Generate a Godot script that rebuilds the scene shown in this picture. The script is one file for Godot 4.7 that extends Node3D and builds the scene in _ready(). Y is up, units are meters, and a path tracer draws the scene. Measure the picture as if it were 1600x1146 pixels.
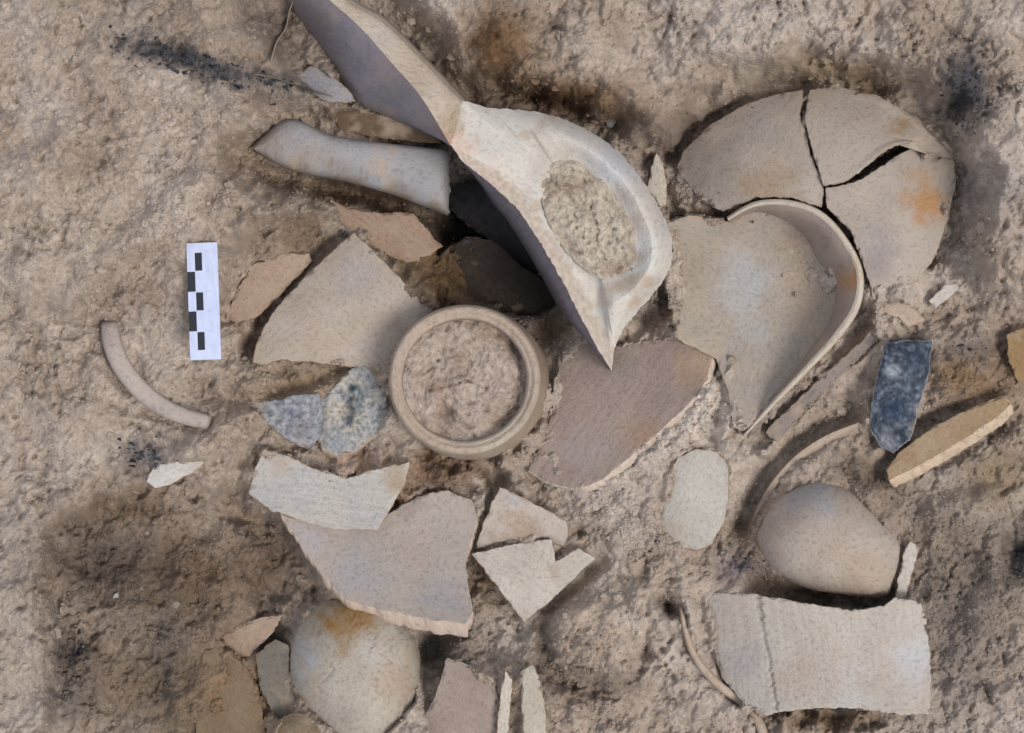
extends Node3D
# An excavated pit full of broken pottery, seen from straight above.
# Plan units: 1 unit = 0.5 mm, heights in the same unit; W() turns a surveyed plan point and a height into metres.
const S := 0.0005
const CAM_H := 2400.0
const CELL := 5.0
const GX := 340
const GY := 250
var used := {}
var roof := PackedFloat32Array()        # lowest sherd height over each soil cell, so the soil stays under it
var big := FastNoiseLite.new()
var mid := FastNoiseLite.new()
var fine := FastNoiseLite.new()
var crumb := FastNoiseLite.new()
var ridge := FastNoiseLite.new()
var edge := FastNoiseLite.new()
var rng := RandomNumberGenerator.new()
var clay: StandardMaterial3D
var soil: StandardMaterial3D
var grit: StandardMaterial3D

func W(x: float, y: float, h: float) -> Vector3:
	var f := (CAM_H - h) / CAM_H
	return Vector3((x - 800.0) * f * S, h * S, (y - 573.0) * f * S)

func C(r: float, g: float, b: float) -> Color:
	var c := Color(r / 255.0, g / 255.0, b / 255.0).srgb_to_linear()
	return Color(c.r * 0.9, c.g * 0.9, c.b * 0.9)

func noise(n: FastNoiseLite, s: int, f: float, oct: int, kind := FastNoiseLite.TYPE_SIMPLEX_SMOOTH) -> void:
	n.seed = s
	n.noise_type = kind
	n.frequency = f
	n.fractal_octaves = oct
	n.fractal_type = FastNoiseLite.FRACTAL_FBM if oct > 1 else FastNoiseLite.FRACTAL_NONE

func numbered(called: String) -> String:
	var n: int = used.get(called, 0)
	used[called] = n + 1
	return called if n == 0 else "%s_%03d" % [called, n]

func thing(called: String, label: String, category: String, at: Vector3, group := "") -> Node3D:
	var o := Node3D.new()
	o.name = numbered(called)
	o.position = at
	o.set_meta("label", label)
	o.set_meta("category", category)
	if group:
		o.set_meta("group", group)
	add_child(o, true)
	return o

func part(called: String, m: Mesh, mat: Material, parent: Node3D, label := "") -> MeshInstance3D:
	var o := MeshInstance3D.new()
	o.name = called
	o.mesh = m
	o.material_override = mat
	var root := parent
	if root != self:
		var p := Vector3.ZERO
		while root != self and root is Node3D:
			p += root.position
			root = root.get_parent()
		o.position = -p
	if label:
		o.set_meta("label", label)
	parent.add_child(o, true)
	return o

func build(v: PackedVector3Array, c: PackedColorArray, idx: PackedInt32Array, towards := Vector3.UP, from := Vector3.INF) -> ArrayMesh:
	# normals from the faces; turned to face «towards», or away from «from»
	var n := PackedVector3Array()
	n.resize(v.size())
	var sum := 0.0
	for i in range(0, idx.size(), 3):
		var a := v[idx[i]]
		var k := (v[idx[i + 2]] - a).cross(v[idx[i + 1]] - a)
		n[idx[i]] += k
		n[idx[i + 1]] += k
		n[idx[i + 2]] += k
		sum += k.dot(towards if from == Vector3.INF else a - from)
	if sum < 0.0:
		for i in range(0, idx.size(), 3):
			var t := idx[i + 1]
			idx[i + 1] = idx[i + 2]
			idx[i + 2] = t
	var s := -1.0 if sum < 0.0 else 1.0
	for i in n.size():
		n[i] = (n[i] * s).normalized() if n[i].length_squared() > 0.0 else Vector3.UP
	var arr := []
	arr.resize(Mesh.ARRAY_MAX)
	arr[Mesh.ARRAY_VERTEX] = v
	arr[Mesh.ARRAY_NORMAL] = n
	arr[Mesh.ARRAY_COLOR] = c
	arr[Mesh.ARRAY_INDEX] = idx
	var m := ArrayMesh.new()
	m.add_surface_from_arrays(Mesh.PRIMITIVE_TRIANGLES, arr)
	return m

func quads(nu: int, nv: int, wrap: bool) -> PackedInt32Array:
	var idx := PackedInt32Array()
	for j in nv - 1:
		for i in (nu if wrap else nu - 1):
			var i2 := (i + 1) % nu
			idx.append_array([j * nu + i, j * nu + i2, (j + 1) * nu + i, j * nu + i2, (j + 1) * nu + i2, (j + 1) * nu + i])
	return idx

func cover(x: float, y: float, h: float) -> void:
	var i := int((x + 50.0) / CELL)
	var j := int((y + 50.0) / CELL)
	if h < at(x, y) - 30.0:
		return          # buried that deep, the soil may lie over it
	if i >= 0 and j >= 0 and i < GX and j < GY:
		roof[j * GX + i] = minf(roof[j * GX + i], h)

var heaped := PackedFloat32Array()       # how high soil is heaped against the sherds beside it
var loose := PackedByteArray()

func heap(x: float, y: float, h: float, free: bool) -> void:
	var i := int((x + 50.0) / CELL)
	var j := int((y + 50.0) / CELL)
	if i >= 0 and j >= 0 and i < GX and j < GY:
		heaped[j * GX + i] = maxf(heaped[j * GX + i], h)
		loose[j * GX + i] = 1 if free else 0

func spread_heaps() -> void:
	# soil slopes away from each sherd's edge
	var src := heaped.duplicate()
	for j in range(0, GY):
		for i in range(0, GX):
			if src[j * GX + i] > -1e8 and loose[j * GX + i] != 1:
				if i > 0 and j > 0 and i < GX - 1 and j < GY - 1 and src[j * GX + i - 1] > -1e8 and src[j * GX + i + 1] > -1e8 and src[j * GX + i - GX] > -1e8 and src[j * GX + i + GX] > -1e8:
					continue
				for b in range(maxi(0, j - 8), mini(GY, j + 9)):
					for a in range(maxi(0, i - 8), mini(GX, i + 9)):
						var t := src[j * GX + i] - 4.0 - Vector2(a - i, b - j).length() * 4.2
						if src[b * GX + a] < -1e8 and t > heaped[b * GX + a]:
							heaped[b * GX + a] = t

func tint(x: float, y: float, d: Dictionary, h := 0.0) -> Color:
	# base clay colour, a second tone in broad patches, wheel streaks, and named stains [x, y, radius, colour, strength]
	var col: Color = d.col
	var alt: Color = d.get("alt", col.lerp(C(190, 176, 160), 0.5))
	var k := clampf(0.5 + mid.get_noise_2d(x * 0.9 + 31.0, y * 0.9) * 0.9 + big.get_noise_2d(x, y - 77.0) * 0.6, 0.0, 1.0)
	var c := col.lerp(alt, k)
	if d.has("streak"):
		var q: Vector2 = d.streak
		var a := (x * q.x + y * q.y)
		var b := (-x * q.y + y * q.x)
		c = c * (1.0 + fine.get_noise_2d(a * 0.12, b * 1.4 + 90.0) * d.get("streaks", 0.2) * 0.4)
	if d.has("mottle"):
		var mo := mid.get_noise_2d(x * 4.0 + 15.0, y * 4.0) * 0.8 + fine.get_noise_2d(x * 0.9, y * 0.9 + 210.0) * 0.7
		c = c.lerp(d.mottle[0], smoothstep(-0.15, 0.5, mo) * d.mottle[1])
	for s in d.get("stains", []):
		var r := Vector2(x - s[0], y - s[1]).length() / float(s[2])
		r += mid.get_noise_2d(x * 1.6, y * 1.6 + 400.0) * 0.5 + fine.get_noise_2d(x * 0.7, y * 0.7) * 0.12
		if r < 1.0:
			var tone: Color = s[3]
			if tone.b > tone.r and tone.g > 0.12:
				tone = tone.lerp(Color(tone.g, tone.g, tone.g), 0.6)
			c = c.lerp(tone, smoothstep(1.0, 0.1, r) * s[4] * 0.75)
	var sp := fine.get_noise_2d(x * 1.3 + 500.0, y * 1.3 + h)
	c = c * (1.0 + sp * d.get("speck", 0.16) * 0.6)
	if sp < -0.42:
		c = c * 0.86
	# soil still clinging to the clay
	var dirt: float = d.get("dirt", 0.3) + 0.08
	if dirt > 0.0:
		var m := crumb.get_noise_2d(x * 0.35, y * 0.35) * 0.35 + big.get_noise_2d(x * 1.7 - 40.0, y * 1.7) + mid.get_noise_2d(x * 2.0, y * 2.0) * 0.45
		c = c.lerp(C(168, 150, 130), clampf(m * 2.2 - 0.25, 0.0, 1.0) * dirt * 1.6)
	c = c * 1.3
	c.a = 1.0
	return c

func outline(pts: Array, step: float, smooth: bool, jit: float) -> PackedVector2Array:
	var out := PackedVector2Array()
	var n := pts.size()
	for i in n:
		var a: Vector2 = pts[i]
		var b: Vector2 = pts[(i + 1) % n]
		var k := maxi(1, int(round(a.distance_to(b) / step)))
		for q in k:
			var t := float(q) / k
			out.append(a.cubic_interpolate(b, pts[(i + n - 1) % n], pts[(i + 2) % n], t) if smooth else a.lerp(b, t))
	var moved := PackedVector2Array()
	for i in out.size():
		var d := out[(i + 1) % out.size()] - out[(i + out.size() - 1) % out.size()]
		var nor := Vector2(d.y, -d.x).normalized()
		moved.append(out[i] + nor * (fine.get_noise_2d(out[i].x * 1.1, out[i].y * 1.1 + 33.0) * jit + mid.get_noise_2d(out[i].x * 2.0, out[i].y * 2.0) * jit * 1.5))
	return moved

func fan(root: Node3D, pts: Array, c: Vector2, hf: Callable, d: Dictionary) -> void:
	# a sherd: face over a plan outline with heights hf(point, t), broken edge round it, underside
	var b := outline(pts, d.get("step", 4.0), d.get("smooth", false), d.get("jit", 1.3))
	var nu := b.size()
	var far := 0.0
	var clock := 0.0
	for i in nu:
		far = maxf(far, b[i].distance_to(c))
		clock += (b[i] - c).cross(b[(i + 1) % nu] - c)
	var rings := maxi(6, int(far / d.get("step", 4.0)))
	var v := PackedVector3Array()
	var cs := PackedColorArray()
	var rel: float = d.get("relief", 0.8)
	var top := PackedFloat32Array()
	var level := PackedFloat32Array()
	for k in rings + 1:
		var t := maxf(float(k) / rings, 0.004)
		for i in nu:
			var p := c + (b[i] - c) * t
			var h: float = hf.call(p, t)
			h += mid.get_noise_2d(p.x * 0.8 + 9.0, p.y * 0.8) * rel * 2.2 + fine.get_noise_2d(p.x, p.y) * rel * 0.5
			if d.has("streak"):
				var q: Vector2 = d.streak
				h += fine.get_noise_2d((p.x * q.x + p.y * q.y) * 0.06, (p.y * q.x - p.x * q.y) * 1.1 + 90.0) * 0.35
			if k >= rings - 1 and not d.get("smooth", false):
				h -= maxf(0.0, mid.get_noise_2d(b[i].x * 4.0, b[i].y * 4.0) - 0.05) * (12.0 if k == rings else 5.0)
			if k == rings:
				top.append(h)
				level.append(hf.call(p, t))
			var margin: float = (1.0 - t) * b[i].distance_to(c)
			var lap: float = 3.0 if d.get("free", false) else 3.0 + maxf(0.0, mid.get_noise_2d(p.x * 0.55, p.y * 0.55 - 300.0) + 0.02 + fine.get_noise_2d(p.x * 0.5, p.y * 0.5) * 0.12) * d.get("lap", 34.0)
			var under := false
			for q in d.get("bury", []):
				var e := (p - Vector2(q[0], q[1])).rotated(-deg_to_rad(q[4]))
				if (e.x / q[2]) ** 2 + (e.y / q[3]) ** 2 + mid.get_noise_2d(p.x * 1.4, p.y * 1.4) * 1.1 + fine.get_noise_2d(p.x * 0.6, p.y * 0.6) * 0.35 < 1.0:
					under = true
			if under:
				heap(p.x, p.y, h + 4.0, false)
				loose[clampi(int((p.y + 50.0) / CELL), 0, GY - 1) * GX + clampi(int((p.x + 50.0) / CELL), 0, GX - 1)] = 2
			elif margin > lap and d.get("roof", true):
				cover(p.x, p.y, h - 7.0)
				heap(p.x, p.y, h, d.get("free", false))
			elif margin <= lap and lap > 3.0:
				heap(p.x, p.y, h + 5.0, false)
			v.append(W(p.x, p.y, h))
			cs.append(tint(p.x, p.y, d))
	var thick: float = d.get("thick", 15.0)
	part(d.get("face", "face"), build(v, cs, quads(nu, rings + 1, true)), clay, root)
	var lean: Vector2 = d.get("lean", Vector2.ZERO)
	v = PackedVector3Array()
	cs = PackedColorArray()
	var ec: Color = d.get("edge", d.col)
	var de := {"col": ec, "alt": ec.lerp(C(185, 168, 148), 0.35), "speck": 0.3, "dirt": d.get("edgedirt", 0.25)}
	var ins: float = d.get("inset", 2.0)
	for k in 9:
		for i in nu:
			var g := b[(i + 1) % nu] - b[(i + nu - 1) % nu]
			var nor := (Vector2(g.y, -g.x) * signf(clock)).normalized()
			var l := lean.normalized() * maxf(0.0, nor.dot(lean.normalized())) * lean.length() if lean != Vector2.ZERO else Vector2.ZERO
			var f: float = [0.0, 0.05, 0.16, 0.32, 0.48, 0.64, 0.82, 1.0, 1.0][k]
			var p: Vector2 = b[i] + nor * [0.0, 0.8, 1.1, 1.1, 0.8, 0.4, -ins * 0.4, -ins, -ins - 6.0][k] + l * [0.0, 0.12, 0.3, 0.5, 0.68, 0.84, 0.95, 1.0, 0.8][k]
			p += nor * fine.get_noise_3d(b[i].x * 0.9, b[i].y * 0.9, f * 26.0) * 1.6 * (0.0 if k == 0 else 1.0)
			var h := lerpf(top[i], level[i], minf(1.0, f * 2.0)) - thick * f
			v.append(W(p.x, p.y, h))
			cs.append(tint(p.x, p.y, de, h * 3.0))
	for i in nu:
		var p := c + (b[i] - c) * 0.02
		v.append(W(p.x, p.y, hf.call(p, 0.02) - thick))
		cs.append(ec)
	part(d.get("edgename", "broken_edge"), build(v, cs, quads(nu, 10, true), Vector3.UP, W(c.x, c.y, hf.call(c, 0.0) - thick * 0.5)), clay, root)

func spline(row: Array, n: int, closed := false) -> Array:
	var out := []
	var m := row.size()
	for i in n:
		var u := float(i) / (n if closed else n - 1) * (m if closed else m - 1)
		var k := mini(int(u), m - 1 if closed else m - 2)
		var t := u - k
		if closed:
			out.append(row[k].cubic_interpolate(row[(k + 1) % m], row[(k + m - 1) % m], row[(k + 2) % m], t))
		else:
			out.append(row[k].cubic_interpolate(row[k + 1], row[maxi(k - 1, 0)], row[mini(k + 2, m - 1)], t))
	return out

func surf(root: Node3D, called: String, rows: Array, nu: int, nv: int, d: Dictionary, from := Vector3.INF) -> void:
	# a smooth sheet through rows of surveyed points (x, y, height)
	var cols := []
	for r in rows:
		cols.append(spline(r, nu, d.get("closed", false)))
	var v := PackedVector3Array()
	var cs := PackedColorArray()
	var lines := []
	for i in nu:
		var across := []
		for r in cols:
			across.append(r[i])
		lines.append(spline(across, nv))
	var rel: float = d.get("relief", 0.8)
	for j in nv:
		for i in nu:
			var p: Vector3 = lines[i][j]
			var w := mid.get_noise_3d(p.x * 0.8, p.y * 0.8, p.z) * rel * 2.0 + fine.get_noise_3d(p.x, p.y, p.z) * rel * 0.6
			if d.get("ragged", 0.0) > 0.0 and (i == 0 or i == nu - 1):
				p += Vector3(1, 1, 0) * fine.get_noise_2d(p.x * 1.5, p.y * 1.5) * d.ragged
			if d.get("roof", false) and j > nv * 0.2 and j < nv * 0.8 and p.z > at(p.x, p.y) - 4.0:
				cover(p.x, p.y, p.z - 7.0)
			v.append(W(p.x, p.y, p.z + w))
			var k := tint(p.x, p.y, d, p.z * 2.0)
			cs.append(k)
	part(called, build(v, cs, quads(nu, nv, d.get("closed", false)), Vector3.UP, from), clay, root)

# ---- the soil: coarse survey of height and colour, roughened when the sheet is built ----
const FX := 8.0
const FNX := 290
const FNY := 235
const F0 := -350.0
var field := PackedFloat32Array()
var rough := PackedFloat32Array()
var paint := PackedColorArray()

func lift(c: Color) -> Color:
	# the survey's colours were noted in the shade: the dry soil itself is paler and greyer
	var g := (c.r + c.g + c.b) / 3.0
	var k := lerpf(0.95, 1.5, smoothstep(0.04, 0.17, g))
	return Color(lerpf(c.r, g, 0.14) * k, lerpf(c.g, g, 0.14) * k, lerpf(c.b, g, 0.14) * k * 1.02)

func survey() -> void:
	field.resize(FNX * FNY)
	rough.resize(FNX * FNY)
	paint.resize(FNX * FNY)
	# x, y, radius x, radius y, turn in degrees, height
	var bumps := [
		[120, 200, 380, 260, 0, 30], [60, 560, 200, 260, 0, 25], [330, 120, 260, 60, 22, 15], [980, 0, 420, 100, 0, 30],
		[1600, 250, 150, 300, 0, 25], [1530, 60, 220, 130, 0, 25],
		[775, 385, 110, 75, 50, -170], [850, 480, 50, 60, 40, -55], [690, 300, 60, 40, 30, -50], [560, 305, 130, 22, 14, -50], [640, 205, 70, 14, 15, -30],
		[430, 430, 120, 14, -42, -16], [500, 605, 130, 26, -14, 26], [380, 655, 60, 45, -20, 30], [330, 700, 60, 20, -20, 14],
		[930, 1000, 72, 66, 20, 58, 3.0], [1024, 985, 24, 62, -25, 34, 2.5], [985, 1065, 44, 30, -30, 26, 2.0], [880, 1100, 60, 40, 20, 20, 2.0], [870, 880, 60, 30, 0, -14], [1000, 830, 60, 40, 30, 18], [1060, 640, 40, 90, 40, 16], [1080, 690, 30, 40, 0, 16],
		[1045, 950, 18, 10, 30, -70], [1270, 610, 190, 20, -45, 26], [1240, 690, 170, 16, -42, -14], [1420, 480, 60, 40, 0, 22], [1088, 300, 50, 26, -20, 30], [1075, 520, 40, 26, 20, 24], [1120, 620, 34, 74, 32, 46, 2.0], [1040, 690, 60, 34, -40, 26], [1010, 940, 22, 60, -20, 24], [1180, 780, 30, 60, 20, -24], [600, 740, 60, 14, -20, 18], [240, 350, 160, 24, -40, 26, 2.0], [70, 250, 110, 40, -35, 22, 2.0], [420, 330, 90, 22, -35, 24, 2.0], [1180, 50, 120, 40, -10, 24, 2.0], [1380, 60, 90, 36, 10, -20], [1560, 400, 60, 90, 10, 24, 2.0], [1500, 800, 80, 30, -20, 26, 2.0], [1560, 960, 60, 70, 0, 24, 2.0], [330, 690, 90, 24, -25, 24, 2.0], [120, 620, 90, 50, 10, 18, 2.0], [1180, 640, 20, 90, 45, 16], [150, 260, 90, 20, -50, -16], [310, 330, 30, 70, 40, 18], [60, 420, 120, 40, 0, 20], [230, 170, 200, 24, 10, -16],
		[1500, 580, 70, 50, 30, 36], [1380, 720, 60, 40, 20, 14], [1530, 850, 150, 200, 0, -18], [1560, 1060, 130, 130, 0, 10], [1270, 945, 110, 18, 3, -30],
		[1300, 1130, 120, 30, 0, -24], [1150, 1090, 70, 30, 42, 10], [680, 1020, 46, 46, 0, -60], [760, 1010, 60, 30, 40, -24], [800, 1080, 30, 60, 0, 14], [440, 1040, 36, 90, -10, -30],
		[1195, 465, 150, 130, -45, -46], [690, 740, 60, 30, 0, 10], [770, 745, 40, 20, 0, -14], [905, 835, 12, 14, 0, -46], [560, 735, 70, 16, 5, 16],
		[160, 505, 60, 10, 8, -18], [240, 470, 90, 10, 0, -8], [130, 690, 120, 80, 0, 14], [60, 900, 60, 160, 0, 24], [1590, 870, 20, 40, 0, -40], [1585, 540, 22, 40, 0, -24]]
	# x, y, radius x, radius y, turn, colour, strength
	var stains := [
		[330, 60, 200, 50, 20, C(130, 112, 92), 0.5], [110, 470, 160, 50, 0, C(128, 106, 88), 0.45], [80, 330, 160, 120, 0, C(165, 149, 130), 0.4],
		[255, 82, 90, 24, 14, C(52, 52, 58), 1.0], [340, 112, 80, 22, 20, C(70, 68, 72), 0.9], [430, 125, 60, 16, 15, C(80, 80, 86), 0.7], [520, 140, 50, 16, 25, C(92, 94, 102), 0.8], [450, 40, 60, 60, 30, C(92, 84, 78), 0.6],
		[780, 70, 80, 80, 40, C(120, 88, 52), 1.0], [890, 155, 140, 42, 10, C(122, 90, 55), 1.0], [870, 160, 60, 24, 10, C(80, 58, 36), 0.8], [760, 70, 30, 40, 0, C(92, 66, 38), 0.7],
		[1290, 110, 120, 34, 5, C(126, 100, 66), 0.8], [1370, 130, 60, 26, 25, C(112, 90, 62), 0.7],
		[1510, 130, 46, 70, 0, C(70, 70, 76), 1.0], [1505, 160, 30, 26, 0, C(48, 50, 56), 0.9], [1060, 210, 70, 50, -40, C(122, 104, 90), 0.8], [1560, 300, 60, 60, 0, C(150, 142, 138), 0.5],
		[620, 205, 90, 18, 12, C(100, 68, 46), 0.9], [560, 190, 120, 16, 14, C(110, 90, 68), 0.7], [560, 302, 150, 30, 12, C(104, 80, 50), 0.9],
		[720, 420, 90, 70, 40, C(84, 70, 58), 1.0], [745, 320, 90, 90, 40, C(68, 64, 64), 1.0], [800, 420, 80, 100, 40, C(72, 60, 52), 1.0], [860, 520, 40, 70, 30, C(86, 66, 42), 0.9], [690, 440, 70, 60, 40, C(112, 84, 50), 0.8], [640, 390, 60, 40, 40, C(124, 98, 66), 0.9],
		[500, 600, 130, 34, -10, C(136, 110, 82), 0.8], [380, 300, 130, 80, 30, C(136, 112, 88), 0.4], [480, 370, 60, 50, 0, C(116, 88, 56), 0.8], [410, 520, 50, 30, 0, C(130, 98, 72), 0.6],
		[230, 715, 46, 34, 10, C(92, 90, 94), 0.9], [215, 790, 100, 36, -10, C(120, 92, 62), 0.7],
		[270, 900, 215, 120, 0, C(114, 90, 66), 0.95], [270, 1080, 230, 120, 0, C(114, 94, 72), 0.9], [160, 880, 110, 70, 10, C(92, 82, 74), 0.8], [115, 1020, 36, 34, 0, C(70, 66, 64), 0.8], [110, 1090, 50, 40, 0, C(104, 98, 94), 0.7], [440, 860, 60, 80, 30, C(96, 76, 58), 0.7],
		[370, 1090, 60, 80, 0, C(140, 110, 76), 0.8], [260, 1020, 24, 90, 0, C(84, 84, 88), 0.5],
		[690, 735, 90, 40, 0, C(120, 86, 52), 0.9], [560, 725, 70, 26, 5, C(164, 132, 108), 0.7], [620, 790, 30, 40, 40, C(124, 92, 58), 0.9], [755, 900, 34, 60, 0, C(124, 96, 66), 0.8],
		[700, 1010, 60, 60, 0, C(92, 80, 70), 0.8], [800, 1090, 70, 60, 0, C(128, 112, 96), 0.5], [930, 1000, 66, 60, 20, C(168, 148, 128), 0.8], [850, 1010, 16, 70, 0, C(104, 90, 78), 0.8], [960, 1075, 60, 16, -10, C(112, 96, 82), 0.7], [1045, 952, 20, 14, 30, C(52, 44, 40), 1.0], [900, 1060, 100, 40, 0, C(120, 104, 90), 0.6], [1080, 620, 60, 100, 35, C(196, 182, 164), 0.9],
		[1160, 885, 46, 26, 0, C(112, 106, 112), 0.8], [1180, 860, 40, 60, 0, C(116, 96, 76), 0.7], [1300, 935, 110, 20, 3, C(96, 78, 62), 0.9], [1290, 1125, 120, 20, 0, C(112, 84, 52), 0.9],
		[1500, 900, 140, 220, 0, C(118, 104, 90), 0.7], [1500, 1000, 60, 130, 0, C(112, 104, 98), 0.5], [1590, 870, 24, 46, 0, C(30, 32, 36), 1.0], [1500, 590, 70, 46, 20, C(128, 98, 62), 0.9], [1580, 560, 40, 90, 0, C(126, 94, 60), 0.7], [1350, 740, 70, 30, 30, C(92, 76, 58), 0.7], [1520, 540, 50, 30, 0, C(104, 96, 92), 0.7],
		[1560, 740, 60, 50, 0, C(128, 104, 70), 0.7], [1280, 590, 190, 24, -45, C(136, 120, 106), 0.7], [1090, 270, 40, 40, 0, C(112, 104, 98), 0.6], [940, 215, 60, 30, 30, C(132, 120, 106), 0.7], [40, 700, 150, 120, 0, C(164, 148, 132), 0.4]]
	var pocket := PackedVector2Array([Vector2(375, 232), Vector2(450, 180), Vector2(560, 190), Vector2(470, 90), Vector2(330, -120), Vector2(520, -120), Vector2(620, 20), Vector2(730, 140), Vector2(820, 158), Vector2(900, 172), Vector2(1000, 232), Vector2(1050, 240), Vector2(1110, 182), Vector2(1180, 142), Vector2(1310, 120), Vector2(1400, 140), Vector2(1480, 195), Vector2(1515, 270), Vector2(1500, 420), Vector2(1560, 500), Vector2(1700, 520), Vector2(1700, 1300), Vector2(480, 1300), Vector2(380, 800), Vector2(370, 690), Vector2(330, 610), Vector2(370, 560), Vector2(330, 500), Vector2(390, 400), Vector2(500, 330), Vector2(400, 270)])
	# narrow hollows left where soil was cleared along the edges: points, half width, depth
	var grooves := [[[388, 548, 418, 480, 464, 426, 545, 358], 13, 36], [[420, 272, 540, 298, 620, 318, 692, 356], 17, 44], [[384, 626, 470, 610, 558, 560], 12, 34], [[428, 812, 460, 860, 500, 930], 17, 36], [[1050, 240, 1108, 182, 1170, 146, 1250, 128], 18, 36],
		[[1158, 822, 1200, 742, 1256, 690, 1335, 648], 14, 42], [[1376, 735, 1436, 666, 1550, 612], 14, 38], [[668, 1000, 674, 1100], 24, 46], [[732, 875, 815, 984, 936, 880], 13, 30], [[1008, 240, 1056, 330, 1066, 400, 1036, 480, 974, 536], 13, 24], [[735, 150, 830, 156, 905, 176], 15, 34],
		[[852, 520, 872, 600], 14, 26], [[1190, 916, 1300, 938, 1385, 930], 16, 46], [[1092, 940, 1108, 1010, 1150, 1095], 10, 24], [[1352, 510, 1284, 592, 1186, 690], 13, 30], [[742, 860, 765, 806, 782, 752], 12, 26], [[1460, 730, 1545, 684, 1590, 650], 10, 24], [[1290, 293, 1340, 280, 1385, 252, 1428, 230], 9, 34], [[856, 930, 846, 1000, 872, 1062, 930, 1084], 13, 24], [[1004, 930, 1012, 990, 1000, 1050], 9, 26], [[160, 505, 176, 585, 230, 645, 320, 676], 9, 14]]
	var pit := PackedVector2Array([Vector2(85, 800), Vector2(190, 765), Vector2(330, 748), Vector2(430, 800), Vector2(500, 920), Vector2(470, 970), Vector2(450, 1260), Vector2(40, 1300), Vector2(75, 1020), Vector2(48, 900)])
	for j in FNY:
		for i in FNX:
			var x := F0 + i * FX
			var y := F0 + j * FX
			var h := 18.0 + big.get_noise_2d(x * 0.5, y * 0.5) * 16.0
			var c := C(203, 188, 174).lerp(C(181, 162, 145), clampf(0.5 + big.get_noise_2d(x + 300.0, y) * 1.1 + mid.get_noise_2d(x * 0.5, y * 0.5) * 0.4, 0.0, 1.0))
			var deep := Geometry2D.is_point_in_polygon(Vector2(x, y), pocket)
			var rim := 1e9
			for k in pocket.size():
				rim = minf(rim, Vector2(x, y).distance_to(Geometry2D.get_closest_point_to_segment(Vector2(x, y), pocket[k], pocket[(k + 1) % pocket.size()])))
			rim += mid.get_noise_2d(x * 0.9, y * 0.9 + 70.0) * 22.0
			h += lerpf(125.0, 36.0, smoothstep(250.0, 620.0, y)) * smoothstep(-14.0, 62.0, -rim if deep else rim)
			for b in bumps:
				var q := Vector2(x - b[0], y - b[1])
				if absf(q.x) + absf(q.y) > 3.2 * (b[2] + b[3]):
					continue
				q = q.rotated(-deg_to_rad(b[4]))
				var r: float = (q.x / b[2]) ** 2 + (q.y / b[3]) ** 2
				if r < 7.0:
					h += b[5] * exp(-pow(r, 2.0 if b[5] < -100 else (b[6] if b.size() > 6 else 1.0)))
			for b in stains:
				var q := Vector2(x - b[0], y - b[1])
				if absf(q.x) + absf(q.y) > 2.2 * (b[2] + b[3]):
					continue
				q = q.rotated(-deg_to_rad(b[4]))
				var r: float = (q.x / b[2]) ** 2 + (q.y / b[3]) ** 2
				if r < 3.2:
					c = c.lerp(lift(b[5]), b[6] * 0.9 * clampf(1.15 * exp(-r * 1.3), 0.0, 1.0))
			var cut := 0.0
			for g in grooves:
				var l: Array = g[0]
				for k in range(0, l.size() - 2, 2):
					var a := Vector2(l[k], l[k + 1])
					var z := Vector2(l[k + 2], l[k + 3])
					var e := Geometry2D.get_closest_point_to_segment(Vector2(x, y), a, z).distance_to(Vector2(x, y)) / float(g[1])
					if e < 2.2:
						var w := exp(-e * e)
						if w > cut:
							cut = w
							rough[j * FNX + i] = w * g[2]
			h -= rough[j * FNX + i]
			if x < 560.0 and y > 700.0:
				var inside := Geometry2D.is_point_in_polygon(Vector2(x, y), pit)
				var near := 1e9
				for k in pit.size():
					near = minf(near, Vector2(x, y).distance_to(Geometry2D.get_closest_point_to_segment(Vector2(x, y), pit[k], pit[(k + 1) % pit.size()])))
				near += mid.get_noise_2d(x * 1.2, y * 1.2 + 20.0) * 18.0 * (1.0 if inside else -1.0)
				h -= 75.0 * smoothstep(-6.0, 30.0, near if inside else -near)
			field[j * FNX + i] = h
			paint[j * FNX + i] = c

func at(x: float, y: float) -> float:
	var u := clampf((x - F0) / FX, 0.0, FNX - 1.01)
	var v := clampf((y - F0) / FX, 0.0, FNY - 1.01)
	var i := int(u)
	var j := int(v)
	var k := j * FNX + i
	return lerpf(lerpf(field[k], field[k + 1], u - i), lerpf(field[k + FNX], field[k + FNX + 1], u - i), v - j)

func cleared(x: float, y: float) -> float:
	return rough[clampi(int((y - F0) / FX + 0.5), 0, FNY - 1) * FNX + clampi(int((x - F0) / FX + 0.5), 0, FNX - 1)]

func hue(x: float, y: float) -> Color:
	x += mid.get_noise_2d(x * 2.0 + 60.0, y * 2.0) * 16.0 + fine.get_noise_2d(x, y + 70.0) * 7.0
	y += mid.get_noise_2d(x * 2.0, y * 2.0 + 260.0) * 16.0 + fine.get_noise_2d(x + 170.0, y) * 7.0
	var u := clampf((x - F0) / FX, 0.0, FNX - 1.01)
	var v := clampf((y - F0) / FX, 0.0, FNY - 1.01)
	var i := int(u)
	var j := int(v)
	var k := j * FNX + i
	return paint[k].lerp(paint[k + 1], u - i).lerp(paint[k + FNX].lerp(paint[k + FNX + 1], u - i), v - j)

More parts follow.
